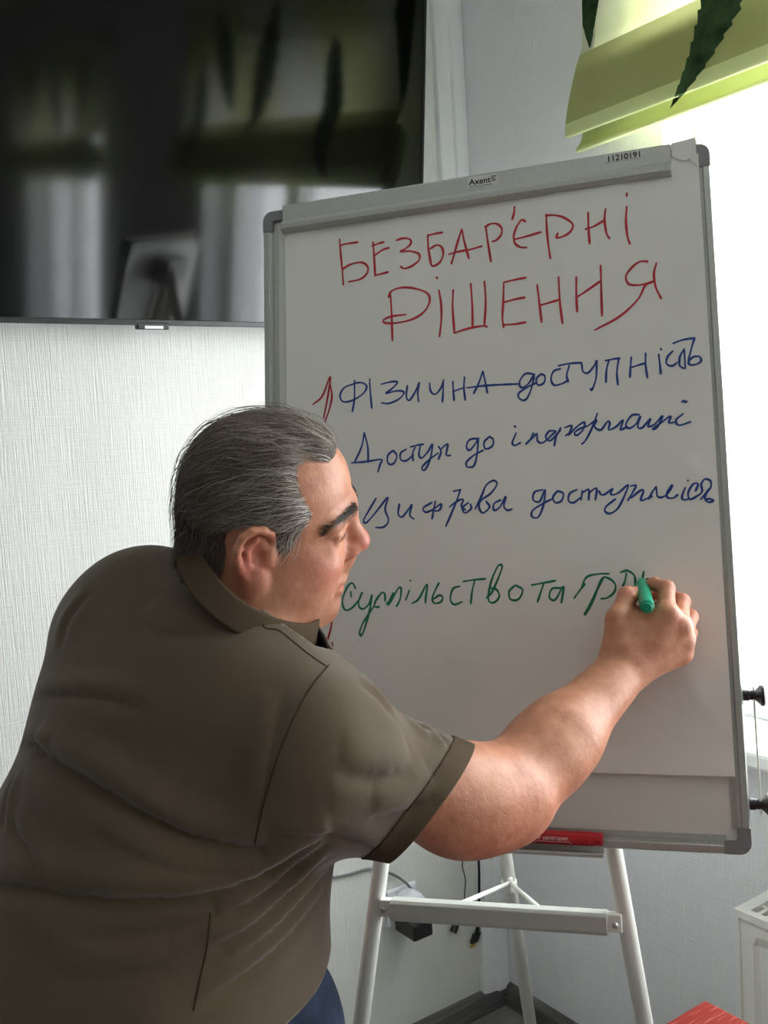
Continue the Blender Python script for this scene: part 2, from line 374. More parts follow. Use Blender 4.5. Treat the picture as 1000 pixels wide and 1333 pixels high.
# cables
cb = [onwall(x, y, -.01) for x, y in ((330, 1120), (400, 1132), (425, 1139), (434, 1142), (452, 1139), (485, 1131), (515, 1140), (528, 1152), (526, 1165))]
cb[-1][1] = -.05; cb[-2][1] = -.03
tag(MB().tube(catmull(cb, 6), .0032, 8).build('cable', M_cgrey, smooth=True), 'dark grey cable drooping along the wall beside the person', 'cable')
cb = [onwall(x, y, -.012) for x, y in ((596, 800), (597, 1000), (602, 1115), (602, 1128), (606, 1145), (605, 1165), (604, 1182), (597, 1194))]
t = thing('thin_cable', 'thin grey cable hanging down the wall to a small black plug', 'cable', cb[-1])
MB().tube(catmull(cb, 6), .0018, 8).build('cord', M_cgrey, t, smooth=True)
e0 = onwall(597, 1194, -.013); e1 = onwall(590, 1214, -.018)
MB().tube([e0, e0 * .7 + e1 * .3, e1], [.004, .009, .009], 10).build('plug', M_black, t)
cb = [onwall(x, y, -.014) for x, y in ((617, 800), (620, 1000), (623, 1110), (624, 1150), (623, 1205))]
t = thing('video_cable', 'thick black cable hanging down the wall to a gold-tipped video plug', 'cable', cb[-1])
MB().tube(catmull(cb, 6), .0034, 8).build('cord', M_black, t, smooth=True)
e0 = onwall(623, 1203, -.014); e1 = onwall(621, 1214, -.014); e2 = onwall(617, 1227, -.014); e3 = onwall(615, 1233, -.014)
MB().tube([e0, e1], [.0045, .0055], 10).build('strain_relief', M_black, t)
def slab(p, q_, wx, wy):
    ax_ = q_ - p; sx = np.array([1, 0, 0.]) * wx; sy = np.array([0, 1, 0.]) * wy
    return MB().hexa([p - sx - sy, p + sx - sy, p + sx + sy, p - sx + sy, q_ - sx - sy, q_ + sx - sy, q_ + sx + sy, q_ - sx + sy])
slab(e1, e2, .0105, .006).build('plug', M_black, t, bevel=.002)
slab(e2, e3, .007, .003).build('connector', mat('gold_contact', (190, 160, 90), .3, .9), t)
# ================================================================== FLIP CHART EASEL
BL = np.array([-.945, -.555, .899]); BA = np.array([.6113, -.7911, .0217]); BA /= np.linalg.norm(BA)
BB = np.array([.1476, .1251, .9811]); BB -= BA * (BA @ BB); BB /= np.linalg.norm(BB); BN = np.cross(BA, BB)
def Bp(u, v, n=0): return BL + BA * u + BB * v + BN * n
def onboard(px, py, n=0):
    r = ray(px, py); t = ((BL + BN * n - CAM) @ BN) / (r @ BN); P = CAM + t * r
    return P, (P - BL) @ BA, (P - BL) @ BB
def bbox(mb, u0, u1, v0, v1, n0, n1):
    return mb.hexa([Bp(u0, v0, n0), Bp(u1, v0, n0), Bp(u1, v1, n0), Bp(u0, v1, n0), Bp(u0, v0, n1), Bp(u1, v0, n1), Bp(u1, v1, n1), Bp(u0, v1, n1)])
M_alu = mat('satin_aluminium', (176, 178, 172), .38, .55, noise=(300, 2), var=.03)
M_cap = mat('grey_corner_plastic', (128, 130, 132), .45)
M_board = mat('white_lacquered_steel', (218, 220, 214), .22)
M_tubew = mat('white_powder_coat', (226, 226, 218), .3)
M_grey = mat('light_grey_steel', (186, 188, 180), .36)
foot = Bp(.35, 0, 0); foot = np.array([foot[0] + .12, foot[1] + .1, 0])
ez = thing('flipchart_easel', 'white flip chart easel on three tube legs holding the written sheet', 'easel', foot)
BW, BH = .706, 1.0
bbox(MB(), .012, BW - .012, .012, BH - .012, -.016, -.004).build('board_panel', M_board, ez)
def rail(u0, v0, u1, v1, inward):
    """frame rail: an aluminium U with a lip over the panel"""
    p0, p1 = Bp(u0, v0), Bp(u1, v1); d = p1 - p0; Ln = np.linalg.norm(d); d /= Ln
    inw = BA * inward[0] + BB * inward[1]
    poly = [(0, -.020), (0, .0005), (.002, .003), (.010, .0035), (.012, .002), (.0165, .0015), (.0165, -.002), (.024, -.003), (.024, -.0045), (.004, -.0045), (.004, -.020)]
    return MB().extrude(poly, (p0, inw, BN, d), 0, Ln)
c_ = .032
rail(0, c_, 0, BH - c_, (1, 0)).build('frame_rail', M_alu, ez); rail(BW, c_, BW, BH - c_, (-1, 0)).build('frame_rail', M_alu, ez)
rail(c_, 0, BW - c_, 0, (0, 1)).build('frame_rail', M_alu, ez); rail(c_, BH, BW - c_, BH, (0, -1)).build('frame_rail', M_alu, ez)
for (u, v, su, sv) in ((0, 0, 1, 1), (BW, 0, -1, 1), (0, BH, 1, -1), (BW, BH, -1, -1)):
    R_ = .016; poly = [(R_ - R_ * math.cos(a), R_ - R_ * math.sin(a)) for a in np.linspace(0, math.pi / 2, 7)]
    poly = [(0, c_ + .003)] + poly + [(c_ + .003, 0), (c_ + .003, .017), (.022, .017), (.019, .0175), (.0175, .019), (.017, .022), (.017, c_ + .003)]
    MB().extrude(poly, (Bp(u, v), BA * su, BB * sv, BN), -.021, .0042).build('corner_cap', M_cap, ez, bevel=.0008)
# paper clamp along the top
CU0, CU1 = .037, .652
cv = MB().extrude([(-.042, .004), (-.042, .012), (-.036, .0165), (-.029, .017), (-.0235, .014), (-.021, .0095), (.004, .0085), (.008, .006), (.008, .004)], (Bp(0, .998), BB, BN, BA), CU0, CU1)
cv.build('paper_clamp', M_alu, ez, bevel=.0012)
cl = bpy.data.objects[[o.name for o in ez.children if o.name.startswith('paper_clamp')][0]]
M_ink = mat('black_print', (24, 24, 26), .6); M_white = mat('silvery_sticker', (206, 206, 202), .5)
def label_frame(px, py, n):
    P, u, v = onboard(px, py, n); return u, v
u, v = label_frame(611, 241, .0095)
bbox(MB(), u - .002, u + .044, v - .006, v + .0125, .0088, .0098).build('sticker', M_white, cl)
text_mesh('Axent', .0135, (Bp(u, v - .0005, .0098), BA, BB, BN), M_ink, 'lettering', cl)
mb = MB()
for k in range(3): bbox(mb, u + .0345, u + .042 - .002 * (k == 1), v + .0012 + k * .0032, v + .0026 + k * .0032, .0096, .0102)
mb.build('logo_bars', mat('dark_print_bars', (60, 52, 50), .6), cl)
bbox(MB(), u, u + .036, v - .0044, v - .0032, .0097, .0100).build('fine_print_line', M_cap, cl)
u, v = label_frame(790, 211, .0095)
bbox(MB(), u - .002, u + .047, v - .0015, v + .0105, .0088, .0098).build('sticker', M_white, cl)
text_mesh('11210191', .0126, (Bp(u, v, .0098), BA, BB, BN), M_ink, 'lettering', cl)
# pen tray along the bottom
tu1 = onboard(785, 1105, .02)[1]
MB().extrude([(-.004, -.001), (-.009, .002), (-.009, .023), (-.004, .028), (-.002, .027), (-.005, .022), (-.005, .004), (.004, .003), (.004, -.001)], (Bp(0, .0), BB, BN, BA), .30, tu1).build('pen_tray', M_grey, ez, bevel=.0006)
# legs
def leg_line(p0, p1, vtop, n):
    A, ua, va = onboard(*p0, n); B_, ub, vb = onboard(*p1, n); k = (ub - ua) / (vb - va)
    f_ = lambda v: Bp(ua + k * (v - va), v, n)
    vf = va
    P0, P1 = f_(vtop), f_(0); 
    t = P0[2] / (P0[2] - P1[2]); return P0, P0 + (P1 - P0) * t
LN = -.034
la0, la1 = leg_line((497, 1118), (470, 1333), .93, LN); ra0, ra1 = leg_line((799, 1106), (839, 1333), .93, LN)
for a_, b_ in ((la0, la1), (ra0, ra1)):
    lg = MB().tube([a_, b_ + (a_ - b_) * .012], .0125, 20).build('leg', M_tubew, ez, smooth=True)
    d = (b_ - a_) / np.linalg.norm(b_ - a_); MB().lathe(b_ - d * .06, d, [(0, .0135), (.04, .0145), (.052, .0145), (.0535, .001)], 18).build('rubber_foot', M_cap, lg)
hin = V(540, 300, onboard(540, 300)[0] @ FWD - CAM @ FWD + .05)
rr = ray(712, 1480); rf = CAM + rr * (-1.5 / rr[2])
lg = MB().tube([hin, rf + (hin - rf) * .012], .0125, 20).build('leg', M_tubew, ez, smooth=True)
d = (rf - hin) / np.linalg.norm(rf - hin); MB().lathe(rf - d * .06, d, [(0, .0135), (.04, .0145), (.055, .0145), (.056, .001)], 18).build('rubber_foot', M_cap, lg)
def on_leg(py):     # point of the rear leg at a photo row
    ts = np.linspace(0, 1, 2000); P = hin + np.outer(ts, rf - hin); return P[np.argmin(abs(proj(P)[:, 1] - py))]
# hinge block behind the board
bbox(MB(), .22, .42, .90, .96, -.06, -.022).build('hinge_block', M_grey, ez, bevel=.003)
# crossbar between the front legs: channel with end brackets
XN = -.020
pL, pR = onboard(506, 1184, XN)[0], onboard(795, 1203, XN)[0]
ex = (pR - pL); XL = np.linalg.norm(ex); ex /= XL; ey = BB - ex * (ex @ BB); ey /= np.linalg.norm(ey); en = np.cross(ex, ey)
xb = MB().extrude([(-.0145, .006), (-.010, .010), (.011, .010), (.0155, .006), (.0155, -.016), (.0135, -.016), (.0135, .004), (-.0125, .004), (-.0125, -.010), (-.0145, -.010)], (pL, ey, en, ex), .004, XL - .004)
xb = xb.build('crossbar', M_grey, ez, bevel=.001)
for P, s_ in ((pL, -1), (pR, 1)):
    br = MB(); q = P + ex * s_ * .004
    br.hexa([q + ex * x + ey * y + en * z for z in (-.016, .003) for (x, y) in ((-.010, -.011), (.012, -.011), (.012, .014), (-.010, .014))])
    b_ = br.build('bracket', M_tubew, xb, bevel=.002)
    MB().lathe(q + en * .002 + ex * s_ * .003, en, [(0, .0045), (.004, .0045), (.006, .003), (.0062, .001)], 12).build('bolt', M_alu, xb)
# brace rods from a clip on the rear leg to the crossbar
cp_ = on_leg(1149); tow = (CAM - cp_) / np.linalg.norm(CAM - cp_)
kc = cp_ + tow * .016
for (px, py) in ((578, 1186), (716, 1194)):
    e_ = onboard(px, py, XN - .012)[0]
    MB().tube([kc, kc + (e_ - kc) * .5, e_], .0042, 10).build('brace_rod', M_tubew, ez, smooth=True)
MB().lathe(cp_ - np.array([0, 0, .012]), (hin - rf), [(0, .0155), (.018, .0155), (.019, .013)], 18).build('clip', M_tubew, ez)
MB().lathe(kc - np.array([0, 0, .016]), (0.05, 0, 1), [(0, .004), (.002, .006), (.024, .006), (.028, .004)], 10).build('clip_pin', M_tubew, ez)
# extension arm folded at the right edge: two black thumb knobs and a flat bar
for (px, py) in ((966, 905), (973, 1047)):
    P, u, v = onboard(px, py, -.008); u0 = BW
    MB().lathe(Bp(u0 - .004, v, -.010), BA, [(0, .006), (.006, .0075), (.012, .0075), (.013, .0062), (.021, .0075), (.026, .0125), (.0275, .0145), (.0315, .0145), (.033, .012), (.0332, .001)], 20).build('thumb_knob', M_black, ez)
P0, u0, v0 = onboard(972, 893, -.010); P1, u1, v1 = onboard(979, 1060, -.010)
um = BW + .0145
mb = MB()
bbox(mb, um - .0012, um + .0012, v1, v0, -.015, -.005); mb.build('extension_arm', M_tubew, ez, bevel=.0008)

# ================================================================== PAPER PAD with the handwriting
PN = .0012
def paper_n(u, v):
    """height of the sheet over the board: soft waves, a curl at the lower edge and creases"""
    w_ = .0012 * math.sin(9 * u + 3 * v) * math.sin(7 * v + 1) + .0007 * math.sin(23 * u - 11 * v)
    w_ += .0016 * math.exp(-((u - .30 - .3 * (v - .5)) / .05) ** 2) * math.sin(11 * v) * (1 - v)
    for k in range(7):      # pinched creases under the clamp
        uc = .06 + .085 * k; w_ += .0018 * math.exp(-((u - uc - .05 * (.95 - v)) / .012) ** 2) * max(0, 1 - (.95 - v) / (.10 + .05 * (k % 3)))
    w_ += .010 * math.exp(-((v - .105) / .02) ** 2) * .35
    for (uc, vc, s_, h) in ((.645, .70, .02, .003), (.66, .52, .015, .003), (.645, .22, .018, .004), (.20, .34, .03, .002), (.31, .27, .03, .003), (.40, .30, .02, -.002), (.33, .68, .03, .0015), (.42, .57, .025, -.0015)):
        d = ((u - uc) + .6 * (v - vc)) / s_; e = ((v - vc) - .6 * (u - uc)) / (s_ * 2.6); w_ += h * .6 * math.exp(-d * d - e * e)
    return PN + .0035 + w_
M_paper = mat('white_flipchart_paper', (232, 231, 226), .6, spec=.3, bump=((60, 60, 60), .06, .001))
pu0, pu1, pv0, pv1 = .040, .690, .103, .985
pad = thing('flipchart_paper', 'large white sheet clipped on the easel with red, blue and green handwriting', 'paper', Bp(.36, .99, .003))
nu, nv = 110, 150; vs = [Bp(pu0 + (pu1 - pu0) * i / nu, pv0 + (pv1 - pv0) * j / nv, paper_n(pu0 + (pu1 - pu0) * i / nu, pv0 + (pv1 - pv0) * j / nv)) for j in range(nv + 1) for i in range(nu + 1)]
fs = [(j * (nu + 1) + i, j * (nu + 1) + i + 1, (j + 1) * (nu + 1) + i + 1, (j + 1) * (nu + 1) + i) for j in range(nv) for i in range(nu)]
MB().add(vs, fs).build('top_sheet', M_paper, pad, smooth=True)
vs = [Bp(u, v, n) for n in (PN - .0008, PN + .0012) for (u, v) in ((pu0 + .002, pv0 + .004), (pu1 - .001, pv0 + .004), (pu1 - .001, 1.006), (pu0 + .002, 1.006))]
MB().hexa(vs).build('sheet_stack', M_paper, pad)
# the torn end that sticks out past the clamp
P = [onboard(x, y, .004)[1:] for x, y in ((874, 188), (905, 181), (907, 205), (898, 207), (893, 211), (884, 209), (875, 204))]
mb = MB(); k = len(P); mb.add([Bp(u, v, .0075 + .002 * (i in (1, 2))) for i, (u, v) in enumerate(P)] + [Bp(u, v, .0065) for (u, v) in P], [tuple(range(k)), tuple(range(2 * k - 1, k - 1, -1))] + [(i, (i + 1) % k, k + (i + 1) % k, k + i) for i in range(k)])
mb.build('torn_flap', M_paper, pad)
P = [onboard(x, y, .004)[1:] for x, y in ((898, 207), (907, 202), (908, 218), (901, 212))]
mb = MB(); k = len(P); mb.add([Bp(u, v, .0085 + .003 * (i == 1)) for i, (u, v) in enumerate(P)] + [Bp(u, v, .0075) for (u, v) in P], [tuple(range(k)), tuple(range(2 * k - 1, k - 1, -1))] + [(i, (i + 1) % k, k + (i + 1) % k, k + i) for i in range(k)])
mb.build('torn_fold', mat('bright_paper', (240, 240, 236), .6), pad)
A_, B_, C_, D_ = (340, 230), (640, 230), (340, 520), (640, 520); SC = 340 / 1000.
H_ = ((720, 720), 220 / 1000.); E_ = ((780, 600), .16); F_ = ((640, 530), .28); G_ = ((430, 730), .16)
STROKES = {
 'red_heading': [
  (A_, "300,238 304,290 310,350 315,415|305,262 335,256 370,250|310,355 345,335 385,328 408,345 405,370 380,392 335,403"),
  (A_, "428,250 432,300 437,380|425,265 450,255 470,250|436,300 465,280 490,272|437,378 460,372 487,365"),
  (A_, "518,245 545,236 570,240 572,258 550,278 535,287 570,285 603,295 605,318 580,340 550,352 535,345"),
  (A_, "638,222 640,270 650,335|638,225 665,218 695,213|648,275 670,262 690,268 697,295 685,325 660,342 650,335"),
  (A_, "768,200 755,240 738,300 728,333|768,200 778,250 795,312|718,297 760,285 800,278 845,265"),
  (A_, "860,190 868,250 880,325|857,192 880,180 905,182 922,200 918,225 900,243 885,248|970,115 969,135 962,165"),
  (B_, "130,172 115,166 95,195 85,230 90,255 110,270 135,272|88,240 130,230 190,213"),
  (B_, "210,145 212,200 218,260 226,315|208,150 240,150 280,160 312,185 300,215 270,233 250,235 255,218|"
       "370,138 372,200 376,258|437,125 433,165 440,215 452,238|360,203 395,190 433,168|518,115 515,170 520,225 530,258|519,65 518,76"),
  (A_, "495,445 500,530 503,628|488,462 500,438 540,425 590,428 635,445 645,475 625,515 580,545 520,560 475,560 470,548 500,535 555,528|680,433 688,480 690,540 683,612|671,384 674,389|"
       "735,432 733,500 740,598|738,599 790,582 845,572 866,575|802,408 808,490 810,580|855,400 860,480 855,570"),
  (B_, "47,405 45,480 42,540 47,578|47,405 90,395 132,387|45,482 90,470 128,463|47,568 90,565 132,558|175,415 183,480 192,558|257,385 262,480 272,562|183,494 225,482 258,472|"
       "325,385 325,450 328,517|418,340 420,430 423,532|323,464 360,440 420,398|598,325 570,325 540,345 515,380 525,410 560,415 600,408 625,398|632,330 622,370 628,420 650,467|625,400 590,415 560,470 490,535 395,587")],
 'red_numbering': [
  (A_, "198,873 235,840 265,765 258,830 240,925|265,795 272,840 262,890 245,938"),
  (C_, "232,820 230,845 228,865|272,800 268,870 247,940|272,930 273,955 273,978")],
 'blue_lines': [
  (A_, "358,793 320,808 303,838 315,862 350,857 390,832 405,805 390,790 360,790|358,780 358,850 350,900|416,788 420,840 424,887|416,776 417,782|"
       "460,795 500,785 522,788 500,813 478,830 520,820 547,825 530,850 490,868 460,866|560,800 556,840 568,856 592,820 605,788 600,825 603,862|645,790 650,822 668,833 690,808 700,778|698,785 697,830 695,863|"
       "735,785 737,820 740,858|780,768 778,810 783,857|735,824 780,808|850,745 835,790 815,832|850,745 860,790 868,830|788,810 850,802 920,797 985,794"),
  (B_, "0,798 40,797 82,795|165,757 130,755 108,785 115,808 140,795 163,762 150,820 130,855 108,850 105,830 140,805 172,790|190,755 172,775 178,798 200,790 205,765 190,755|"
       "265,735 238,745 228,775 240,798 270,792 292,780|255,724 300,715 345,712|298,722 288,760 294,785|345,715 350,745 370,750 395,720 402,705 400,770 385,815 378,810|"
       "450,700 440,740 438,787|435,704 470,697 492,695|487,695 480,750 484,797|535,690 532,730 530,768|590,675 590,720 597,770|530,732 560,722 590,713|640,680 645,720 648,755|648,658 650,664|"
       "695,668 674,690 670,715 690,725 712,712|695,640 735,625 778,618|738,660 722,690 720,722 735,735|738,665 742,735|778,618 765,660 755,715 780,720 802,707 797,690 775,690 757,705"),
  (C_, "395,127 385,180 358,240|395,127 408,180 410,240|345,243 400,238 460,230 455,250 447,278|505,195 485,215 487,245 508,245 520,215 505,195|557,190 535,205 535,230 555,235 585,212|"
       "572,182 600,175 622,172|590,183 580,210 583,235|610,180 605,210 615,225 640,200 657,172 648,230 628,270 616,262 640,235 680,205|680,180 690,200 680,230|688,192 715,172 710,212 727,215|"
       "832,150 800,155 787,180 800,195 825,165 832,150 828,210 815,255 790,258 788,240 815,215 852,195|875,143 855,165 860,190 885,180 890,155 875,143|972,102 975,106"),
  (D_, "728,10 736,5 742,11 748,6"),
  (F_, "115,120 97,165 110,178 135,165|107,88 110,93|195,120 180,150 160,172|165,168 205,128 212,130 215,158 240,165 285,125 298,112 268,112 252,140 275,155 322,105|322,95 300,140 292,180|340,95 372,86 362,118 345,132|358,130 400,88 432,70 425,105 398,130 385,122 405,103 450,85|492,28 470,90 440,150 420,172|450,85 488,60 478,88 500,106 522,95|512,105 540,66 550,76 545,105 580,90 612,60 600,104 632,90|688,35 652,38 625,80 640,98 672,78 692,42 680,88 700,96 740,52 728,88 758,80 795,40 770,95 750,102 785,75 832,42 825,72 850,70|892,30 858,60 872,84 926,68"),
  (C_, "440,378 412,425 392,462 402,472 432,440 482,376|487,374 475,420 488,462 470,488 438,490|530,400 525,438 540,450 562,425 578,402 570,442 586,458|655,395 622,415 630,432 658,422 690,400 682,425 655,426|668,390 660,430 655,458|"
       "765,345 745,400 708,486|738,352 765,346|722,412 755,388 775,384 768,408 785,425|795,395 772,415 782,435 805,418 802,400|820,420 845,370 862,330 890,311 904,325 880,360 845,385 835,412 850,435 875,412 862,390|"
       "918,385 892,400 893,425 915,412 937,372 930,408 943,424 962,420"),
  (D_, "197,345 165,355 160,385 185,390 205,345 200,400 180,450 155,448 158,425 195,400 230,382|252,350 235,375 245,395 268,388 275,360 252,350|328,345 300,360 295,388 315,395 342,375|"
       "348,350 343,385|345,360 372,345 372,385|374,358 402,340 398,385"),
  (E_, "0,245 18,275 50,270 112,225 95,262 115,276 165,255 238,195 200,300 150,390 90,428 50,410 60,370 135,310|255,205 300,200 275,255 235,322|262,300 338,240 362,246 340,320 405,300 432,288|465,210 435,250 405,310|465,210 475,285 510,296 560,265 597,195 555,250 555,295 600,302 640,275|702,215 675,290 690,316 732,308|722,158 726,161|785,245 806,188 765,190 725,260 740,310 790,290 838,250 832,190 862,148 906,162 910,210 880,250 825,315|885,235 860,300 890,335 930,322 905,308 868,312")],
 'green_line': [
  (G_, "205,225 180,182 140,210 100,310 105,375 130,402 180,380 235,315 262,255 232,330 240,380 275,390 320,345 342,275 325,385 290,520 255,608 240,580 265,510 310,440 355,370|165,250 170,295|450,330 445,270 420,262 370,330 365,372 402,376|515,260 480,330 465,350 480,355 510,300 558,220 578,230 570,310 542,372|645,240 615,320|652,160 655,164|665,348 720,310 788,190 778,300 776,345|885,180 850,250 832,310 850,345 900,335 915,300 890,280 845,310"),
  (C_, "762,715 735,725 725,765 740,785 770,775|"
       "774,697 820,690 860,687|818,695 808,735 803,782|862,760 885,735 918,660 922,635 906,640 880,700 870,765 890,778 912,755 902,728 878,722|972,712 950,735 955,765 985,765 1002,730 975,711"),
  (D_, "153,711 195,703 245,694|200,705 188,740 176,776|270,722 232,725 222,758 245,766 276,715 268,778"),
  (H_, "125,268 160,220 190,182|172,195 200,142 260,125 332,122|300,145 265,210 215,310 187,366 215,330 250,250 290,150 340,155 370,190 360,235 320,265 285,270|398,114 440,104 480,130 487,165 485,192|435,120 425,170 412,196|537,108 530,150 524,182 542,165 562,150")]}
INK = {'red_heading': mat('red_marker_ink', (186, 40, 52), .6), 'red_numbering': mat('red_marker_ink_numbers', (170, 34, 44), .6), 'blue_lines': mat('blue_marker_ink', (28, 66, 140), .6), 'green_line': mat('green_marker_ink', (12, 118, 84), .6)}
INKL = {'red_heading': 'two-line red heading in large capitals', 'red_numbering': 'red numbers with brackets at the margin', 'blue_lines': 'three lines of blue handwriting', 'green_line': 'line of green handwriting ending at the hand'}
LINE_OF = {'red_heading': [0, 0, 0, 0, 0, 0, 0, 0, 1, 1], 'red_numbering': [0, 1], 'blue_lines': [0, 0, 1, 1, 1, 2, 2, 2], 'green_line': [0, 0, 0, 0]}
LINE_LABEL = {'red_heading': ['first line of the red heading in capitals', 'second line of the red heading in capitals'], 'red_numbering': ['red number one with its bracket', 'red number strokes beside the chin'],
              'blue_lines': ['first blue handwritten line', 'second blue handwritten line', 'third blue handwritten line'], 'green_line': ['green handwritten line ending at the hand']}
PART = {'red_heading': 'red_heading', 'red_numbering': 'red_numbering', 'blue_lines': 'blue_handwriting', 'green_line': 'green_handwriting'}
for nm, groups in STROKES.items():
    for ln in range(max(LINE_OF[nm]) + 1):
        mb = MB()
        for gi, (org, txt) in enumerate(groups):
            if LINE_OF[nm][gi] != ln: continue
            sc = SC
            if isinstance(org[0], tuple): org, sc = org
            for st in txt.split('|'):
                pts = [tuple(map(float, q.split(','))) for q in st.split()]
                pts = [(org[0] + x * sc, org[1] + y * sc) for x, y in pts]
                uv = [np.array(onboard(x, y, .005)[1:]) for x, y in catmull(pts, 6)]
                k = len(uv); vs, fs = [], []
                for i in range(k):
                    t = uv[min(i + 1, k - 1)] - uv[max(i - 1, 0)]; t /= np.linalg.norm(t) + 1e-9; nn = np.array([-t[1], t[0]])
                    wd = (.00150 if nm != 'red_heading' else .00165) * (1 + .18 * math.sin(i * .5 + len(pts))) * (.75 if i in (0, k - 1) else 1)
                    for s_ in (-1, 1):
                        q = uv[i] + nn * wd * s_ + (t * wd * .7 * (-1 if i == 0 else 1 if i == k - 1 else 0)); vs.append(Bp(q[0], q[1], paper_n(*q) + .0005))
                for i in range(k - 1): fs.append((2 * i, 2 * i + 1, 2 * i + 3, 2 * i + 2))
                mb.add(vs, fs)
        tag(mb.build(PART[nm], INK[nm], pad), LINE_LABEL[nm][ln])

# ================================================================== red marker in the tray
M_redp = mat('red_marker_plastic', (184, 20, 36), .3)
q0 = onboard(785, 1093, .016); v_ = q0[2]; uR = q0[1]
rm = thing('red_marker', 'red whiteboard marker lying in the pen tray under the forearm', 'marker', Bp(uR - .07, v_, .0145))
cR = Bp(uR, v_, .0145)
MB().lathe(cR, -BA, [(0, .0075), (.0012, .0088), (.012, .0088), (.0125, .0096), (.095, .0096), (.0955, .0092)], 24).build('barrel', M_redp, rm, smooth=False)
MB().lathe(cR - BA * .0955, -BA, [(0, .0098), (.034, .0094), (.036, .006), (.0362, .001)], 24).build('cap', M_redp, rm)
lf = (Bp(uR - .082, v_ - .0015, .0145 + .0100), BA, BB, BN)
M_wink = mat('white_print', (230, 200, 200), .5)
text_mesh('centropen', .0085, lf, M_wink, 'lettering', rm)
mb = MB(); tt = Bp(uR - .0875, v_ + .0015, .0246)
mb.tube([tt + .0028 * (BA * math.cos(a) + BB * math.sin(a)) for a in np.linspace(0, 2 * math.pi, 13)], .0004, 5, cap=False)
mb.tube([tt - BA * .0015, tt + BA * .0015], .0004, 5); mb.tube([tt - BB * .0015, tt + BB * .0015], .0004, 5)
mb.build('emblem', M_wink, rm)
for uu in (.018, .100): MB().tube([Bp(uR - uu, v_ - .004, .0233), Bp(uR - uu, v_ + .004, .0233)], .0004, 5).build('printed_line', M_wink, rm)
mb = MB()
mb.tube([Bp(uR - .094, v_ - .0062, .0219), Bp(uR - .090, v_ - .004, .0233), Bp(uR - .046, v_ - .004, .0233), Bp(uR - .042, v_ - .0062, .0219)], .0005, 5)
mb.build('printed_line', M_wink, rm)
# ================================================================== THE PERSON: an implicit body sampled to one continuous surface
def frame_from(x, up):
    x = np.array(x, float); x /= np.linalg.norm(x); z = np.array(up, float); z -= x * (z @ x); z /= np.linalg.norm(z)
    return np.stack([x, np.cross(z, x), z], 1)       # columns x, y, z
class Ell:
    def __init__(s, c, r, R=None):
        s.c = np.array(c, float); s.r = np.array(r, float); s.R = np.eye(3) if R is None else np.array(R, float); s.bc = s.c; s.br = s.r.max()
    def __call__(s, p):
        q = (p - s.c) @ s.R; k0 = np.sqrt(((q / s.r) ** 2).sum(-1)); k1 = np.sqrt(((q / s.r ** 2) ** 2).sum(-1)) + 1e-9
        return k0 * (k0 - 1) / k1
class Cone:
    def __init__(s, a, b, ra, rb):
        s.a = np.array(a, float); s.b = np.array(b, float); s.ra = ra; s.rb = rb
        s.bc = (s.a + s.b) / 2; s.br = np.linalg.norm(s.b - s.a) / 2 + max(ra, rb)
    def __call__(s, p):
        ab = s.b - s.a; t = np.clip(((p - s.a) @ ab) / (ab @ ab), 0, 1)
        return np.sqrt((((p - s.a) - t[..., None] * ab) ** 2).sum(-1)) - (s.ra + (s.rb - s.ra) * t)
class Flat:      # a cone squashed along one direction (flattened limb, palm)
    def __init__(s, a, b, ra, rb, ax, k):
        s.o = np.array(a, float); ax = np.array(ax, float); ax /= np.linalg.norm(ax); s.T = np.eye(3) + (1 / k - 1) * np.outer(ax, ax); s.k = min(k, 1)
        s.c = Cone((0, 0, 0), s.T @ (np.array(b, float) - s.o), ra, rb); s.bc = (np.array(a) + np.array(b)) / 2; s.br = np.linalg.norm(np.array(b) - np.array(a)) / 2 + max(ra, rb) * max(k, 1)
    def __call__(s, p): return s.c((p - s.o) @ s.T.T) * s.k
def smin(a, b, k):
    h = np.maximum(k - np.abs(a - b), 0) / k; return np.minimum(a, b) - h * h * k * .25
def smax(a, b, k): return -smin(-a, -b, k)
def sdf(prims, p, c=None, H=None):
    d = None
    for f, k, op in prims:
        if c is not None:
            if np.linalg.norm(c - f.bc) - f.br > H + k + .03: continue
        e = f(p)
        if op == '+': d = e if d is None else smin(d, e, k)
        elif d is not None: d = smax(d, -e, k)
    return np.full(p.shape[:-1], 1.0) if d is None else d
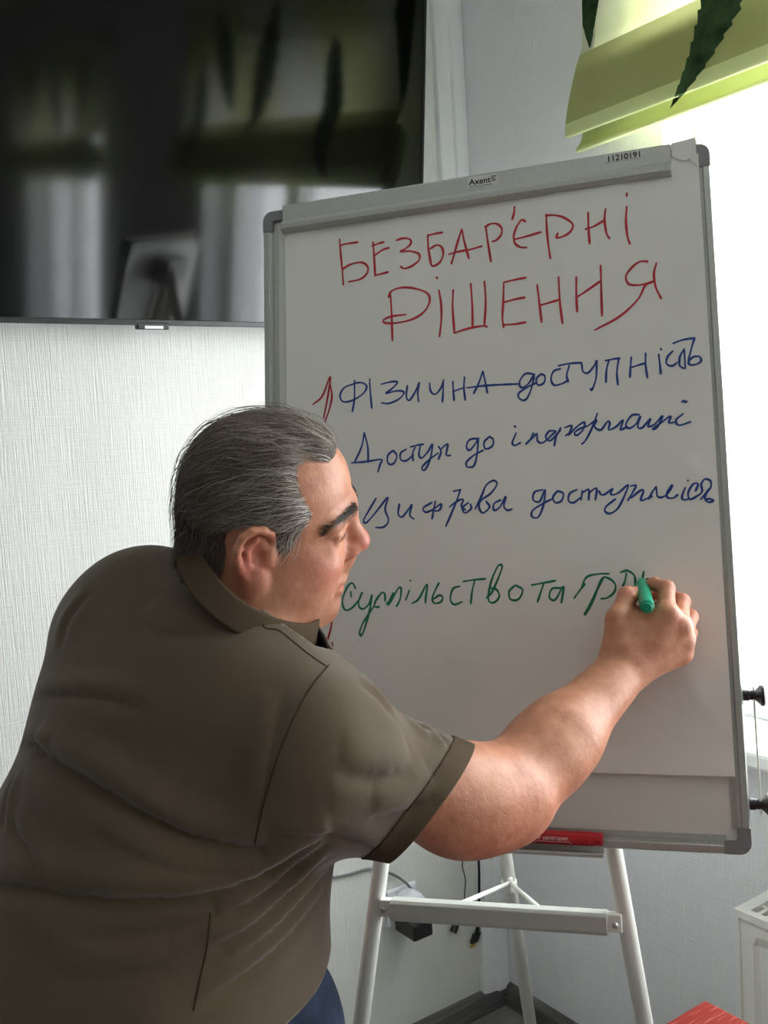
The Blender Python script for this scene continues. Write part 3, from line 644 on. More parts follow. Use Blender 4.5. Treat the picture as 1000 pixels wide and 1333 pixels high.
def surface(fn, lo, hi, h, nb=12):
    """surface nets on the blocks near the surface; fn(points, centre, half_diagonal)"""
    lo = np.array(lo, float); hi = np.array(hi, float); B = nb * h; n = np.ceil((hi - lo) / B).astype(int)
    D = n * nb + 2; key = lambda i: (i[..., 0] * D[1] + i[..., 1]) * D[2] + i[..., 2]
    g = np.stack(np.meshgrid(*[np.arange(nb + 1)] * 3, indexing='ij'), -1); H = B * math.sqrt(3) / 2
    keys, pos, quads = [], [], []
    corners = np.stack(np.meshgrid([0, 1], [0, 1], [0, 1], indexing='ij'), -1).reshape(-1, 3)
    edges = [(i, j) for i in range(8) for j in range(i + 1, 8) if abs(corners[i] - corners[j]).sum() == 1]
    for bi in np.ndindex(*n):
        b0 = np.array(bi) * nb; c = lo + (b0 + nb / 2) * h
        if abs(fn(c[None], c, H)[0]) > H * 1.6 + .03: continue
        F = fn(lo + (g + b0) * h, c, H)
        s_ = F < 0
        if s_.all() or not s_.any(): continue
        C = np.stack([F[i:nb + i, j:nb + j, k:nb + k] for i, j, k in corners], -1); sc = C < 0
        m = sc.any(-1) & ~sc.all(-1); ids = np.argwhere(m); Cm = C[m]
        acc = np.zeros((len(ids), 3)); cnt = np.zeros(len(ids))
        for i, j in edges:
            a_, b_ = Cm[:, i], Cm[:, j]; x = (a_ < 0) != (b_ < 0); t = np.where(x, a_ / np.where(x, a_ - b_, 1), 0)
            acc += x[:, None] * (corners[i] + t[:, None] * (corners[j] - corners[i])); cnt += x
        keys.append(key(ids + b0)); pos.append(lo + (ids + b0 + acc / cnt[:, None]) * h)
        for ax in range(3):
            o = [0, 0, 0]; o[ax] = 1
            sl = [slice(0, nb)] * 3; s0 = s_[tuple(sl)]; sl2 = [slice(q, nb + q) for q in o]; s1 = s_[tuple(sl2)]
            e = np.argwhere(s0 != s1); inside = s0[tuple(e.T)]; e = e + b0
            u = [0, 0, 0]; w = [0, 0, 0]; u[(ax + 1) % 3] = 1; w[(ax + 2) % 3] = 1; u = np.array(u); w = np.array(w)
            q = np.stack([key(e - u - w), key(e - w), key(e), key(e - u)], 1)
            quads.append(np.where(inside[:, None], q, q[:, ::-1]))
    keys = np.concatenate(keys); pos = np.concatenate(pos); quads = np.concatenate(quads)
    o = np.argsort(keys); ks = keys[o]; idx = np.searchsorted(ks, quads); idx = np.clip(idx, 0, len(ks) - 1)
    ok = (ks[idx] == quads).all(1)
    return pos[o], idx[ok]
def smooth_mesh(v, f, it=2, lam=.5):
    e = np.concatenate([f[:, [0, 1]], f[:, [1, 2]], f[:, [2, 3]], f[:, [3, 0]]]); e = np.concatenate([e, e[:, ::-1]])
    deg = np.bincount(e[:, 0], minlength=len(v))[:, None].clip(1)
    for k in range(it * 2):
        a = np.zeros_like(v)
        for ax in range(3): a[:, ax] = np.bincount(e[:, 0], v[e[:, 1], ax], len(v))
        v = v + (a / deg - v) * (lam if k % 2 == 0 else -lam * 1.04)
    return v
def vnormals(v, f):
    n = np.cross(v[f[:, 2]] - v[f[:, 0]], v[f[:, 3]] - v[f[:, 1]]); o = np.zeros_like(v)
    for k in range(4):
        for ax in range(3): o[:, ax] += np.bincount(f[:, k], n[:, ax], len(v))
    return o / (np.linalg.norm(o, axis=1)[:, None] + 1e-12)

# ---------------------------------------------------------------- head
HR = np.array([[.8631, .5020, -.0553], [-.4836, .7898, -.3773], [-.1457, .3524, .9244]]); HS = 1.02
_y = math.radians(-2.0); HR = HR @ np.array([[math.cos(_y), -math.sin(_y), 0], [math.sin(_y), math.cos(_y), 0], [0, 0, 1]])
HC = np.array([-1.099, -.8983, 1.4087])
def Hd(x, y, z): return HC + HR @ (np.array([x, y, z], float) * HS)
def hl(p): return ((p - HC) @ HR) / HS
def hE(c, r, rot=None): return Ell(Hd(*c), np.array(r) * HS, HR if rot is None else HR @ rot)
def hC(a, b, ra, rb): return Cone(Hd(*a), Hd(*b), ra * HS, rb * HS)
def rotY(a): a = math.radians(a); return np.array([[math.cos(a), 0, math.sin(a)], [0, 1, 0], [-math.sin(a), 0, math.cos(a)]])
def rotZ(a): a = math.radians(a); return np.array([[math.cos(a), -math.sin(a), 0], [math.sin(a), math.cos(a), 0], [0, 0, 1]])
P_ = []; add = lambda f, k=.02, op='+': P_.append((f, k, op))
NECK0 = V(318, 800, 1.12)
add(hE((-.003, 0, .046), (.079, .075, .071)), .01)                 # cranium
add(hE((.028, 0, .050), (.064, .066, .060)), .03)                  # forehead
add(hE((.030, 0, -.018), (.066, .070, .070)), .03)                 # face mass
add(hE((.046, 0, -.070), (.044, .050, .040)), .03)                 # jaw
for s in (-1, 1):
    add(hE((.026, s * .046, -.052), (.050, .032, .046)), .03)      # heavy cheeks and jowl
    add(hE((.062, s * .036, -.022), (.026, .026, .022)), .02)      # cheekbone
    add(hC((.090, s * .012, .034), (.076, s * .046, .027), .011, .009), .014)    # brow ridge
    add(hE((.097, s * .031, .011), (.013, .018, .010)), .014, '-')  # eye socket
    add(hE((.078, s * .032, .016), (.0125, .0135, .0125)), .003)    # eyeball bed
    add(hC((.0885, s * .018, .0165), (.0825, s * .046, .0160), .0052, .0042), .004)  # upper lid
    add(hC((.0880, s * .018, .0070), (.0820, s * .044, .0080), .0040, .0040), .004)  # lower lid
    add(hC((.082, s * .020, -.004), (.074, s * .046, .000), .006, .006), .010)   # bag under the eye
    add(hE((.0695, s * .026, -.0625), (.012, .008, .006)), .012, '-')
    add(hC((.0935, s * .021, -.026), (.0800, s * .040, -.058), .0022, .0026), .007, '-')
    add(hC((.071, s * .058, .020), (.058, s * .066, .026), .0012, .0008), .003, '-'); add(hC((.072, s * .058, .012), (.060, s * .067, .008), .0012, .0008), .003, '-')  # mouth corner crease
add(hC((.090, 0, .034), (.103, 0, -.002), .0080, .0100), .012)      # nose bridge
add(hE((.1065, 0, -.0095), (.0150, .0155, .0135)), .010)            # nose tip
for s in (-1, 1):
    add(hE((.0960, s * .0145, -.0165), (.0135, .0085, .0105)), .006)  # nostril wing
    add(hE((.1005, s * .0085, -.0255), (.0055, .0035, .0045)), .004, '-')
add(hC((.096, 0, -.034), (.090, 0, -.048), .011, .010), .014)      # philtrum
add(hC((.093, -.014, -.0555), (.093, .014, -.0555), .0062, .0062), .006)
add(hC((.084, -.020, -.0560), (.084, .020, -.0560), .006, .006), .008)
add(hC((.090, -.014, -.0675), (.090, .014, -.0675), .0072, .0072), .006)
add(hE((.098, 0, -.0615), (.012, .022, .0011)), .003, '-')          # mouth line
add(hE((.076, 0, -.096), (.020, .026, .018)), .018)                 # chin
add(hE((.030, 0, -.104), (.048, .048, .022)), .025)                 # double chin
# ears
def ear(s):
    E = lambda x, y, z: (.015 + (x - .015) * .80, s * y, z * .95 + .003)
    rim = [(.016, .076, .016), (.013, .083, .027), (.003, .090, .0345), (-.010, .095, .035), (-.021, .098, .028), (-.027, .098, .014), (-.027, .095, -.001), (-.022, .090, -.015), (-.013, .085, -.027)]
    add(hE(E(-.006, .079, .002), (.0175, .0095, .0295), rotZ(s * -24)), .006)
    add(hE(E(-.003, .0815, -.031), (.0115, .0070, .0135)), .006)
    add(hE(E(-.003, .094, .004), (.0120, .0105, .0205)), .005, '-')
    for a_, b_ in zip(rim, rim[1:]): add(hC(E(*a_), E(*b_), .0044, .0044), .003)
    add(hC(E(-.004, .0905, .022), E(-.016, .0915, .012), .0034, .0036), .004)
    add(hC(E(-.016, .0915, .012), E(-.013, .0865, -.012), .0036, .0036), .004)
    add(hE(E(.001, .085, -.004), (.0085, .0085, .0100)), .004, '-')
    add(hC(E(.014, .0770, .004), E(.013, .0775, -.008), .0056, .0054), .004)
ear(-1); ear(1)
HEAD_END = len(P_)
# neck
add(Cone(Hd(-.020, 0, .0), NECK0, .059, .064), .035)
add(Cone(Hd(-.040, 0, .0), V(312, 800, 1.13), .034, .045), .03)
# ---------------------------------------------------------------- trunk
SP = V(285, 775, 1.12) - V(182, 1390, 1.12); SP /= np.linalg.norm(SP)
SHR = V(388, 975, 1.02); SHL = V(182, 845, 1.24)
RT = SHR - SHL; RT -= SP * (RT @ SP); RT /= np.linalg.norm(RT); FW = np.cross(SP, RT)
TR = np.stack([RT, FW, SP], 1)
TRUNK = [(Ell(V(245, 985, 1.13), (.172, .135, .165), TR), .05, '+'),
         (Ell(V(190, 1190, 1.12), (.168, .165, .20), TR), .10, '+'),
         (Ell(V(190, 1370, 1.12), (.180, .160, .17), TR), .10, '+'),
         (Ell(V(205, 885, 1.17), (.100, .09, .115), TR), .07, '+'),
         (Cone(SHL, V(205, 865, 1.20), .066, .09), .06, '+'),
         (Cone(V(325, 925, 1.06), SHR, .088, .074), .06, '+'),
         (Cone(V(292, 838, 1.14), V(185, 805, 1.19), .050, .064), .05, '+'),
         (Cone(V(322, 893, 1.11), V(376, 955, 1.05), .045, .054), .05, '+')]
for f_, k_, o_ in TRUNK: P_.append((Ell(f_.c, f_.r - .004, f_.R) if isinstance(f_, Ell) else Cone(f_.a, f_.b, f_.ra - .006, f_.rb - .006), k_ * .8, o_))
# ---------------------------------------------------------------- right arm
ELB = V(655, 1040, 1.165); WR = V(812, 872, 1.298)
P_.append((Cone(SHR + (ELB - SHR) * 0.0 - np.array([0, 0, .012]), ELB, .056, .046), .05, '+'))
P_.append((Ell(V(652, 1037, 1.16), (.047, .047, .047)), .04, '+'))
P_.append((Ell(V(598, 1048, 1.135), (.060, .060, .056)), .05, '+'))
fx = (WR - ELB) / np.linalg.norm(WR - ELB)
P_.append((Cone(ELB + fx * .02, ELB + fx * .11, .050, .046), .03, '+'))
P_.append((Cone(ELB + fx * .09, WR, .0455, .0330), .04, '+'))
# hand: wrist, palm, four curled fingers, thumb
K = dict(i=(869, 799, 1.288), m=(886, 815, 1.292), r=(890, 832, 1.302), p=(886, 850, 1.314))
PIP = dict(i=(868, 766, 1.318), m=(888, 783, 1.330), r=(899, 803, 1.336), p=(899, 824, 1.338))
DIP = dict(i=(852, 760, 1.340), m=(868, 772, 1.356), r=(880, 794, 1.362), p=(884, 816, 1.360))
TIP = dict(i=(843, 762, 1.354), m=(846, 774, 1.360), r=(860, 792, 1.362), p=(866, 812, 1.360))
RAD = dict(i=(.0115, .0105, .0092, .0078), m=(.0115, .0105, .0092, .0078), r=(.0110, .0100, .0088, .0075), p=(.0100, .0088, .0078, .0068))
hn = V(850, 830, 1.28) - V(850, 830, 1.31)
for j, k in enumerate('imrp'):
    kn = V(*K[k]); P_.append((Flat(WR + (V(828, 858, 1.296) - WR) * .3 + np.array([0, 0, .0]), kn, .023, .0150, hn, .95), .014, '+'))
P_.append((Cone(V(815, 845, 1.30), V(868, 815, 1.305), .026, .022), .016, '+'))
P_.append((Cone(V(822, 862, 1.305), V(878, 845, 1.318), .026, .018), .016, '+'))
for k in 'imrp':
    a_, b_, c_2, t_ = V(*K[k]), V(*PIP[k]), V(*DIP[k]), V(*TIP[k]); r_ = RAD[k]
    P_.append((Ell(a_ - hn / np.linalg.norm(hn) * .001, (.0128, .0128, .0128)), .008, '+'))
    P_.append((Cone(a_, b_, r_[0], r_[1]), .006, '+'))
    P_.append((Ell(b_, (r_[1] * 1.05,) * 3), .004, '+'))
    P_.append((Cone(b_, c_2, r_[1] * .96, r_[2]), .0035, '+')); P_.append((Cone(c_2, t_, r_[2], r_[3]), .0035, '+'))
TH = [V(806, 858, 1.298), V(804, 806, 1.300), V(817, 776, 1.318), V(836, 770, 1.348)]
P_.append((Cone(TH[0], TH[1], .022, .0150), .014, '+')); P_.append((Cone(TH[1], TH[2], .0142, .0122), .008, '+'))
P_.append((Ell(TH[2], (.0128,) * 3), .005, '+')); P_.append((Cone(TH[2], TH[3], .0118, .0088), .005, '+'))
P_.append((Cone(V(812, 818, 1.304), V(858, 806, 1.306), .018, .014), .014, '+'))    # web between thumb and index
P_.append((Cone(V(822, 805, 1.322), V(862, 795, 1.322), .015, .012), .008, '+'))
# ---------------------------------------------------------------- left arm hanging in front, legs
ELBL = SHL + FW * .05 - np.array([0, 0, .28]) - RT * .01; WRL = ELBL + FW * .12 - RT * .06 - np.array([0, 0, .18])
P_.append((Cone(SHL, ELBL, .070, .052), .05, '+')); P_.append((Cone(ELBL, WRL, .050, .032), .03, '+'))
hx = (WRL - ELBL) / np.linalg.norm(WRL - ELBL)
P_.append((Flat(WRL, WRL + hx * .085, .034, .036, RT, .5), .015, '+'))
for j in range(4):
    o_ = np.array([0, 0, 1.]) * (.024 - .016 * j); a_ = WRL + hx * .088 + o_; b_ = a_ + hx * (.036 + .004 * (j in (1, 2))) + RT * .008; c_2 = b_ + hx * .022 + RT * .020; 
    P_.append((Cone(a_, b_, .0100, .0092), .006, '+')); P_.append((Cone(b_, c_2, .0090, .0076), .004, '+'))
a_ = WRL + hx * .03 + np.array([0, 0, .030]); P_.append((Cone(a_, a_ + hx * .04 + np.array([0, 0, .016]), .0135, .0115), .01, '+')); P_.append((Cone(a_ + hx * .04 + np.array([0, 0, .016]), a_ + hx * .068 + RT * .012 + np.array([0, 0, .014]), .0110, .0085), .004, '+'))
PEL = V(190, 1385, 1.12)
HF = np.array([FW[0], FW[1], 0]); HF /= np.linalg.norm(HF); HRT = np.array([HF[1], -HF[0], 0])
HIPR = PEL + HRT * .10 + HF * .02; HIPL = PEL - HRT * .10 + HF * .02
ANR = np.array([*(PEL + HRT * .15 + HF * .03)[:2], .075]); ANL = np.array([*(PEL - HRT * .15 + HF * .12)[:2], .075])
KNR = (HIPR + ANR) / 2 + HF * .10; KNL = (HIPL + ANL) / 2 + HF * .08
LEGS = []
for h_, k_, a_ in ((HIPR, KNR, ANR), (HIPL, KNL, ANL)):
    LEGS += [(h_, k_, .098, .066), (k_ + np.array([0, 0, .0]), k_ + (a_ - k_) * .35 - HF * .012, .062, .062), (k_ + (a_ - k_) * .3 - HF * .01, a_, .060, .042)]
    P_.append((Cone(h_, k_, .092, .060), .06, '+')); P_.append((Cone(k_, k_ + (a_ - k_) * .35 - HF * .012, .056, .058), .03, '+')); P_.append((Cone(k_ + (a_ - k_) * .3 - HF * .01, a_, .056, .038), .03, '+'))
    P_.append((Flat(a_ - np.array([0, 0, .040]) - HF * .03, a_ + HF * .15 - np.array([0, 0, .052]), .033, .030, (0, 0, 1), .75), .02, '+'))
BODY = P_
import time as _time
_t0 = _time.time()
GROUND = np.array([(ANR[0] + ANL[0]) / 2, (ANR[1] + ANL[1]) / 2, 0])
person = thing('person', 'grey-haired person in a brown polo shirt leaning in to write on the flip chart', 'person', GROUND)
def mesh_from(name, v, f, m, parent, smooth=True, recalc=False):
    me = bpy.data.meshes.new(name); base = np.array(parent['_o'])
    me.vertices.add(len(v)); me.vertices.foreach_set('co', (v - base).ravel())
    n = f.shape[1]; me.loops.add(f.size); me.loops.foreach_set('vertex_index', f.ravel().astype(np.int32))
    me.polygons.add(len(f)); me.polygons.foreach_set('loop_start', np.arange(0, f.size, n, dtype=np.int32))
    me.update(calc_edges=True)
    return link(name, me, m, parent, smooth, base=base, recalc=recalc)
def attr(o, name, val):
    a = o.data.attributes.new(name, 'FLOAT', 'POINT'); a.data.foreach_set('value', np.asarray(val, np.float32))
# ---------------------------------------------------------------- skin
def skin_mat():
    m = bpy.data.materials.new('skin'); m.use_nodes = True; nt = m.node_tree; N = nt.nodes; Lk = nt.links; b = N['Principled BSDF']
    b.inputs['Roughness'].default_value = .46; b.inputs['Specular IOR Level'].default_value = .45
    b.inputs['Subsurface Weight'].default_value = .14; b.inputs['Subsurface Radius'].default_value = (.012, .004, .002); b.inputs['Subsurface Scale'].default_value = .35
    tc = N.new('ShaderNodeTexCoord')
    n = N.new('ShaderNodeTexNoise'); n.inputs['Scale'].default_value = 45; n.inputs['Detail'].default_value = 5
    Lk.new(tc.outputs['Object'], n.inputs['Vector'])
    r = N.new('ShaderNodeValToRGB'); r.color_ramp.elements[0].position = .3; r.color_ramp.elements[1].position = .72
    r.color_ramp.elements[0].color = lin((184, 122, 93)); r.color_ramp.elements[1].color = lin((208, 150, 120)); Lk.new(n.outputs['Fac'], r.inputs[0])
    a = N.new('ShaderNodeAttribute'); a.attribute_name = 'ruddy'
    mx = N.new('ShaderNodeMix'); mx.data_type = 'RGBA'; Lk.new(a.outputs['Fac'], mx.inputs['Factor']); Lk.new(r.outputs[0], mx.inputs['A']); mx.inputs['B'].default_value = lin((196, 96, 92))
    s = N.new('ShaderNodeAttribute'); s.attribute_name = 'stubble'
    mx2 = N.new('ShaderNodeMix'); mx2.data_type = 'RGBA'; Lk.new(s.outputs['Fac'], mx2.inputs['Factor']); Lk.new(mx.outputs['Result'], mx2.inputs['A']); mx2.inputs['B'].default_value = lin((120, 88, 74))
    Lk.new(mx2.outputs['Result'], b.inputs['Base Color'])
    v = N.new('ShaderNodeTexNoise'); v.inputs['Scale'].default_value = 520; v.inputs['Detail'].default_value = 3; Lk.new(tc.outputs['Object'], v.inputs['Vector'])
    n2 = N.new('ShaderNodeTexNoise'); n2.inputs['Scale'].default_value = 110; n2.inputs['Detail'].default_value = 3; Lk.new(tc.outputs['Object'], n2.inputs['Vector'])
    b1 = N.new('ShaderNodeBump'); b1.inputs['Strength'].default_value = .22; b1.inputs['Distance'].default_value = .0012; Lk.new(v.outputs['Fac'], b1.inputs['Height'])
    b2 = N.new('ShaderNodeBump'); b2.inputs['Strength'].default_value = .16; b2.inputs['Distance'].default_value = .004; Lk.new(n2.outputs['Fac'], b2.inputs['Height']); Lk.new(b1.outputs[0], b2.inputs['Normal'])
    Lk.new(b2.outputs[0], b.inputs['Normal'])
    return m
M_skin = skin_mat()
body_fn = lambda p, c, H: sdf(BODY, p, c, H)
all_c = np.array([f.bc for f, k, o in BODY]); all_r = np.array([f.br for f, k, o in BODY])
lo = (all_c - all_r[:, None]).min(0) - .02; hi = (all_c + all_r[:, None]).max(0) + .02
bv, bf = surface(body_fn, lo, hi, .0024)
bv = smooth_mesh(bv, bf, 1)
body = mesh_from('body', bv, bf, M_skin, person)
print('body', len(bv), _time.time() - _t0)
L_ = hl(bv)
def gau(c, s): return np.exp(-(((L_ - np.array(c)) / np.array(s)) ** 2).sum(1))
near = (np.linalg.norm(L_, axis=1) < .2)
rud = .62 * gau((.118, 0, -.012), (.020, .022, .018)) + .45 * (gau((.07, -.045, -.025), (.03, .03, .022)) + gau((.07, .045, -.025), (.03, .03, .022))) + .5 * (gau((-.008, -.088, .0), (.025, .014, .04)) + gau((-.008, .088, .0), (.025, .014, .04))) + .55 * gau((.094, 0, -.062), (.012, .024, .010))
dE = np.linalg.norm(bv - (ELB + np.array([.0, 0, -.02])), axis=1); rud = rud * near + .45 * np.exp(-(dE / .055) ** 2)
for k in 'imrp':
    rud += .35 * np.exp(-(np.linalg.norm(bv - V(*PIP[k]), axis=1) / .012) ** 2) + .25 * np.exp(-(np.linalg.norm(bv - V(*K[k]), axis=1) / .012) ** 2)
rud += .3 * np.exp(-(np.linalg.norm(bv - TH[2], axis=1) / .014) ** 2)
attr(body, 'ruddy', np.clip(rud, 0, .85))
stub = near * (.75 * gau((.098, 0, -.094), (.014, .02, .010)) + .22 * gau((.07, -.03, -.085), (.04, .04, .03)) + .3 * gau((.1, 0, -.044), (.01, .025, .006)))
attr(body, 'stubble', np.clip(stub, 0, .8))
# ---------------------------------------------------------------- eyes, brows
M_eye = mat('eye_white', (214, 204, 196), .15); M_iris = mat('dark_iris', (52, 44, 38), .1)
for s in (-1, 1):
    c = Hd(.0732, s * .032, .0115); d = HR @ np.array([math.cos(.15), -.15, -.18]); d /= np.linalg.norm(d)
    e = MB().lathe(c - d * .0118 * HS, d, [(.0118 - .0118 * math.cos(a) + 0, max(.0118 * math.sin(a), .0002)) for a in np.linspace(0.05, math.pi - .05, 14)], 20).build('eye', M_eye, person, smooth=True)
    MB().lathe(c + d * .0104, d, [(0, .0058), (.0013, .0045), (.0017, .002), (.0018, .0003)], 18).build('iris', M_iris, e, smooth=True)
def hairs(name, guides, m, parent, rad, seg_taper=(1, .9, .25)):
    """each hair a thin tapering three-sided tube"""
    vs, fs = [], []; k0 = 0
    for g in guides:
        g = np.asarray(g); k = len(g); t = np.gradient(g, axis=0); t /= np.linalg.norm(t, axis=1)[:, None] + 1e-9
        u = np.cross(t, (0.31, .52, .79)); u /= np.linalg.norm(u, axis=1)[:, None] + 1e-9; w = np.cross(t, u)
        r = np.interp(np.linspace(0, 1, k), (0, .6, 1), seg_taper)[:, None] * rad * random.uniform(.7, 1.2)
        ring = np.stack([g + r * (u * math.cos(a) + w * math.sin(a)) for a in (0, 2.094, 4.189)], 1).reshape(-1, 3)
        vs.append(ring); i = np.arange(k - 1)[:, None] * 3; j = np.arange(3)[None]; jn = (j + 1) % 3
        fs.append(np.stack([i + j, i + jn, i + 3 + jn, i + 3 + j], -1).reshape(-1, 4) + k0); k0 += 3 * k
    return mesh_from(name, np.concatenate(vs), np.concatenate(fs), m, parent)
def hair_mat(name, ca, cb, cc):
    m = bpy.data.materials.new(name); m.use_nodes = True; nt = m.node_tree; N = nt.nodes; Lk = nt.links; b = N['Principled BSDF']
    g = N.new('ShaderNodeNewGeometry'); r = N.new('ShaderNodeValToRGB'); r.color_ramp.elements[0].color = lin(ca); r.color_ramp.elements[1].color = lin(cc)
    e = r.color_ramp.elements.new(.55); e.color = lin(cb)
    a = N.new('ShaderNodeAttribute'); a.attribute_name = 'grey'
    ad = N.new('ShaderNodeMath'); ad.operation = 'ADD'; ml = N.new('ShaderNodeMath'); ml.operation = 'MULTIPLY'; ml.inputs[1].default_value = .5
    Lk.new(g.outputs['Random Per Island'], ml.inputs[0]); Lk.new(ml.outputs[0], ad.inputs[0]); Lk.new(a.outputs['Fac'], ad.inputs[1])
    Lk.new(ad.outputs[0], r.inputs[0]); Lk.new(r.outputs[0], b.inputs['Base Color'])
    b.inputs['Roughness'].default_value = .42; b.inputs['Specular IOR Level'].default_value = .5
    return m
bt = BVHTree.FromPolygons([Vector(v) for v in bv], bf.tolist())
M_brow = hair_mat('dark_brow_hair', (42, 34, 29), (66, 56, 49), (104, 94, 86))
for s in (-1, 1):
    gs = []
    for i in range(330):
        f_ = random.random(); x = .098 - .030 * f_ ** 1.6; y = s * (.012 + .040 * f_); z = .0375 + .003 * math.sin(f_ * 2.6) - .012 * f_ ** 1.6 + random.gauss(0, .0032) * (1 - .5 * f_)
        P = Hd(x, y, z); hit, n, ix, ds = bt.find_nearest(Vector(P)); hit = np.array(hit); n = np.array(n)
        d = HR @ np.array([-.35, s * .9, .25 - .5 * f_ + random.gauss(0, .25)]); d -= n * (d @ n); d /= np.linalg.norm(d); L0 = random.uniform(.007, .013)
        gs.append([hit - n * .0005, hit + d * L0 * .4 + n * .0016, hit + d * L0 + n * .0018])
    o = hairs('eyebrow', gs, M_brow, person, .00032); attr(o, 'grey', np.zeros(len(o.data.vertices)))
for s in (-1, 1):
    gs = []
    for i in range(36):
        f_ = i / 35; P = Hd(.0925 - .008 * f_ ** 1.5, s * (.019 + .027 * f_), .0105 + .001 * math.sin(f_ * 3.1)); hit, n, ix, ds = bt.find_nearest(Vector(P)); hit = np.array(hit); n = np.array(n)
        d = HR @ np.array([.5, s * .5 * f_, -.75]); gs.append([hit - n * .0006, hit + d * .0012 + n * .0002, hit + d * .0026 + n * .0006])
    o = hairs('eyelashes', gs, M_brow, person, .00018); attr(o, 'grey', np.zeros(len(o.data.vertices)))
# ---------------------------------------------------------------- hair: a base layer on the scalp and combed-back strands
HLINE = [(.080, .116), (.062, .113), (.046, .112), (.037, .104), (.036, .088), (.043, .070), (.053, .054), (.057, .044), (.048, .032), (.044, .022), (.036, .012), (.029, .002), (.021, .004), (.017, .010), (.006, .030), (-.012, .034), (-.027, .028), (-.032, .014), (-.032, -.012), (-.036, -.040), (-.062, -.066), (-.12, -.080), (-.2, -.04), (-.2, .3), (.15, .3), (.11, .13)]
HLA = np.array(HLINE)
def hair_mask(q):
    """signed distance (side view, metres) inside the hair outline"""
    p = q[..., [0, 2]]; d = np.full(p.shape[:-1], 9.0); ins = np.zeros(p.shape[:-1], bool)
    for i in range(len(HLA)):
        a_, b_ = HLA[i], HLA[(i + 1) % len(HLA)]; ab = b_ - a_; t = np.clip(((p - a_) @ ab) / (ab @ ab), 0, 1)
        d = np.minimum(d, np.sqrt(((p - a_ - t[..., None] * ab) ** 2).sum(-1)))
        c = ((a_[1] > p[..., 1]) != (b_[1] > p[..., 1])) & (p[..., 0] < (b_[0] - a_[0]) * (p[..., 1] - a_[1]) / (b_[1] - a_[1] + 1e-12) + a_[0]); ins ^= c
    m = np.where(ins, d, -d)
    lock = np.minimum(np.minimum(.036 - np.abs(q[..., 1] + .004), q[..., 2] - .092 - .5 * np.clip(q[..., 0] - .07, 0, 1)), .099 - q[..., 0])      # the forelock between the receding temples
    return np.maximum(m, lock)
HEADP = BODY[:HEAD_END - 0]; EARN = 2 * 15
SKULL = BODY[:HEAD_END - EARN] + BODY[HEAD_END:HEAD_END + 2]
def thick(q):
    m = hair_mask(q); full = .0065 + .0015 * np.clip((q[..., 2] - .02) / .08, 0, 1) + .002 * np.clip(-q[..., 0] / .08, 0, 1)
    return np.clip(m / .016, -1.2, 1) * full - .0012
def hair_fn(p, c, H): return sdf(SKULL, p, c, H + .02) - thick(hl(p)) * HS
hv, hf = surface(hair_fn, HC - .19, HC + .21, .0035)
msk = hair_mask(hl(hv)) > -.004
keep = msk[hf].all(1); hf = hf[keep]; u_, inv = np.unique(hf, return_inverse=True); hv = hv[u_]; hf = inv.reshape(-1, 4)
M_hbase = mat('hair_undercoat', (86, 72, 62), .7, noise=(160, 3), var=.3)
hair = mesh_from('hair', hv, hf, M_hbase, person)
hnrm = vnormals(hv, hf)
hbt = BVHTree.FromPolygons([Vector(v) for v in hv], hf.tolist())
M_hair = hair_mat('grey_brown_hair', (56, 45, 39), (128, 114, 104), (226, 219, 211))
hq = hl(hv); area_pick = np.random.choice(len(hv), 9000)
gs, greys = [], []
def flow(q):
    """combing direction in head space: back from the brow, falling down the sides, flicking out at the nape"""
    d = np.array([-1.0, 0, .18])
    side = abs(q[1]) / .08
    d[2] -= .9 * max(0, side - .35) + 1.1 * max(0, (-q[0] - .03) / .07)
    if q[0] > .05 and q[2] > .07: d[2] += .3
    if q[0] < .045 and q[2] < .03 and q[0] > -.01: d = np.array([-.25, 0, -1.0])
    if q[0] < -.02 and q[2] < .02: d = np.array([-.45, 0, -1.0])
    return d
for vi in area_pick:
    p = hv[vi].copy(); q = hq[vi]; n = hnrm[vi]
    Ls = random.uniform(.045, .080) * (.55 if q[2] < .0 else 1.0); ns = 8; st = Ls / (ns - 1); lift = random.uniform(.0003, .0030)
    pts = [p - n * .002]; wob = .30 * math.sin(q[0] * 70 + 3 * math.sin(q[2] * 60 + q[1] * 40)) + random.gauss(0, .10); wav = 40 * q[0] + 30 * q[2] + random.gauss(0, .5)
    stray = random.random() < .045
    if stray: lift = random.uniform(.004, .010)
    for k in range(1, ns):
        q = hl(p); d = HR @ flow(q); d = d + np.cross(n, d) * (wob + .18 * math.sin(wav + k * .8)); d -= n * (d @ n); d /= np.linalg.norm(d) + 1e-9
        p = p + d * st; hit, nn, ix, ds = hbt.find_nearest(Vector(p))
        hit = np.array(hit); off = p - hit
        if ds < .004: p = hit; n = np.array(nn); 
        else: p = p * .6 + hit * .4 + np.array([0, 0, -.0006])
        pts.append(p + n * lift * min(1, k / 3))
    pts = np.array(pts)
    if q[2] < -.02 and q[0] < -.03: pts[-2:] += (HR @ np.array([-.003, 0, .001]))
    gs.append(pts); q0 = hq[vi]
    gr = .18 + .30 * math.exp(-((q0[0] - .045) / .035) ** 2 - ((q0[2] - .04) / .05) ** 2) + .12 * max(0, q0[0] / .08) - .12 * max(0, -q0[0] / .08)
    gr += .06 * math.sin(q0[0] * 160 + q0[2] * 90) + random.gauss(0, .06)
    greys.append(gr)
st_o = hairs('hair_strands', gs, M_hair, hair, .00034); st_o['kind'] = 'stuff'
attr(st_o, 'grey', np.repeat(np.clip(greys, 0, .6), 24))
print('hair', _time.time() - _t0)
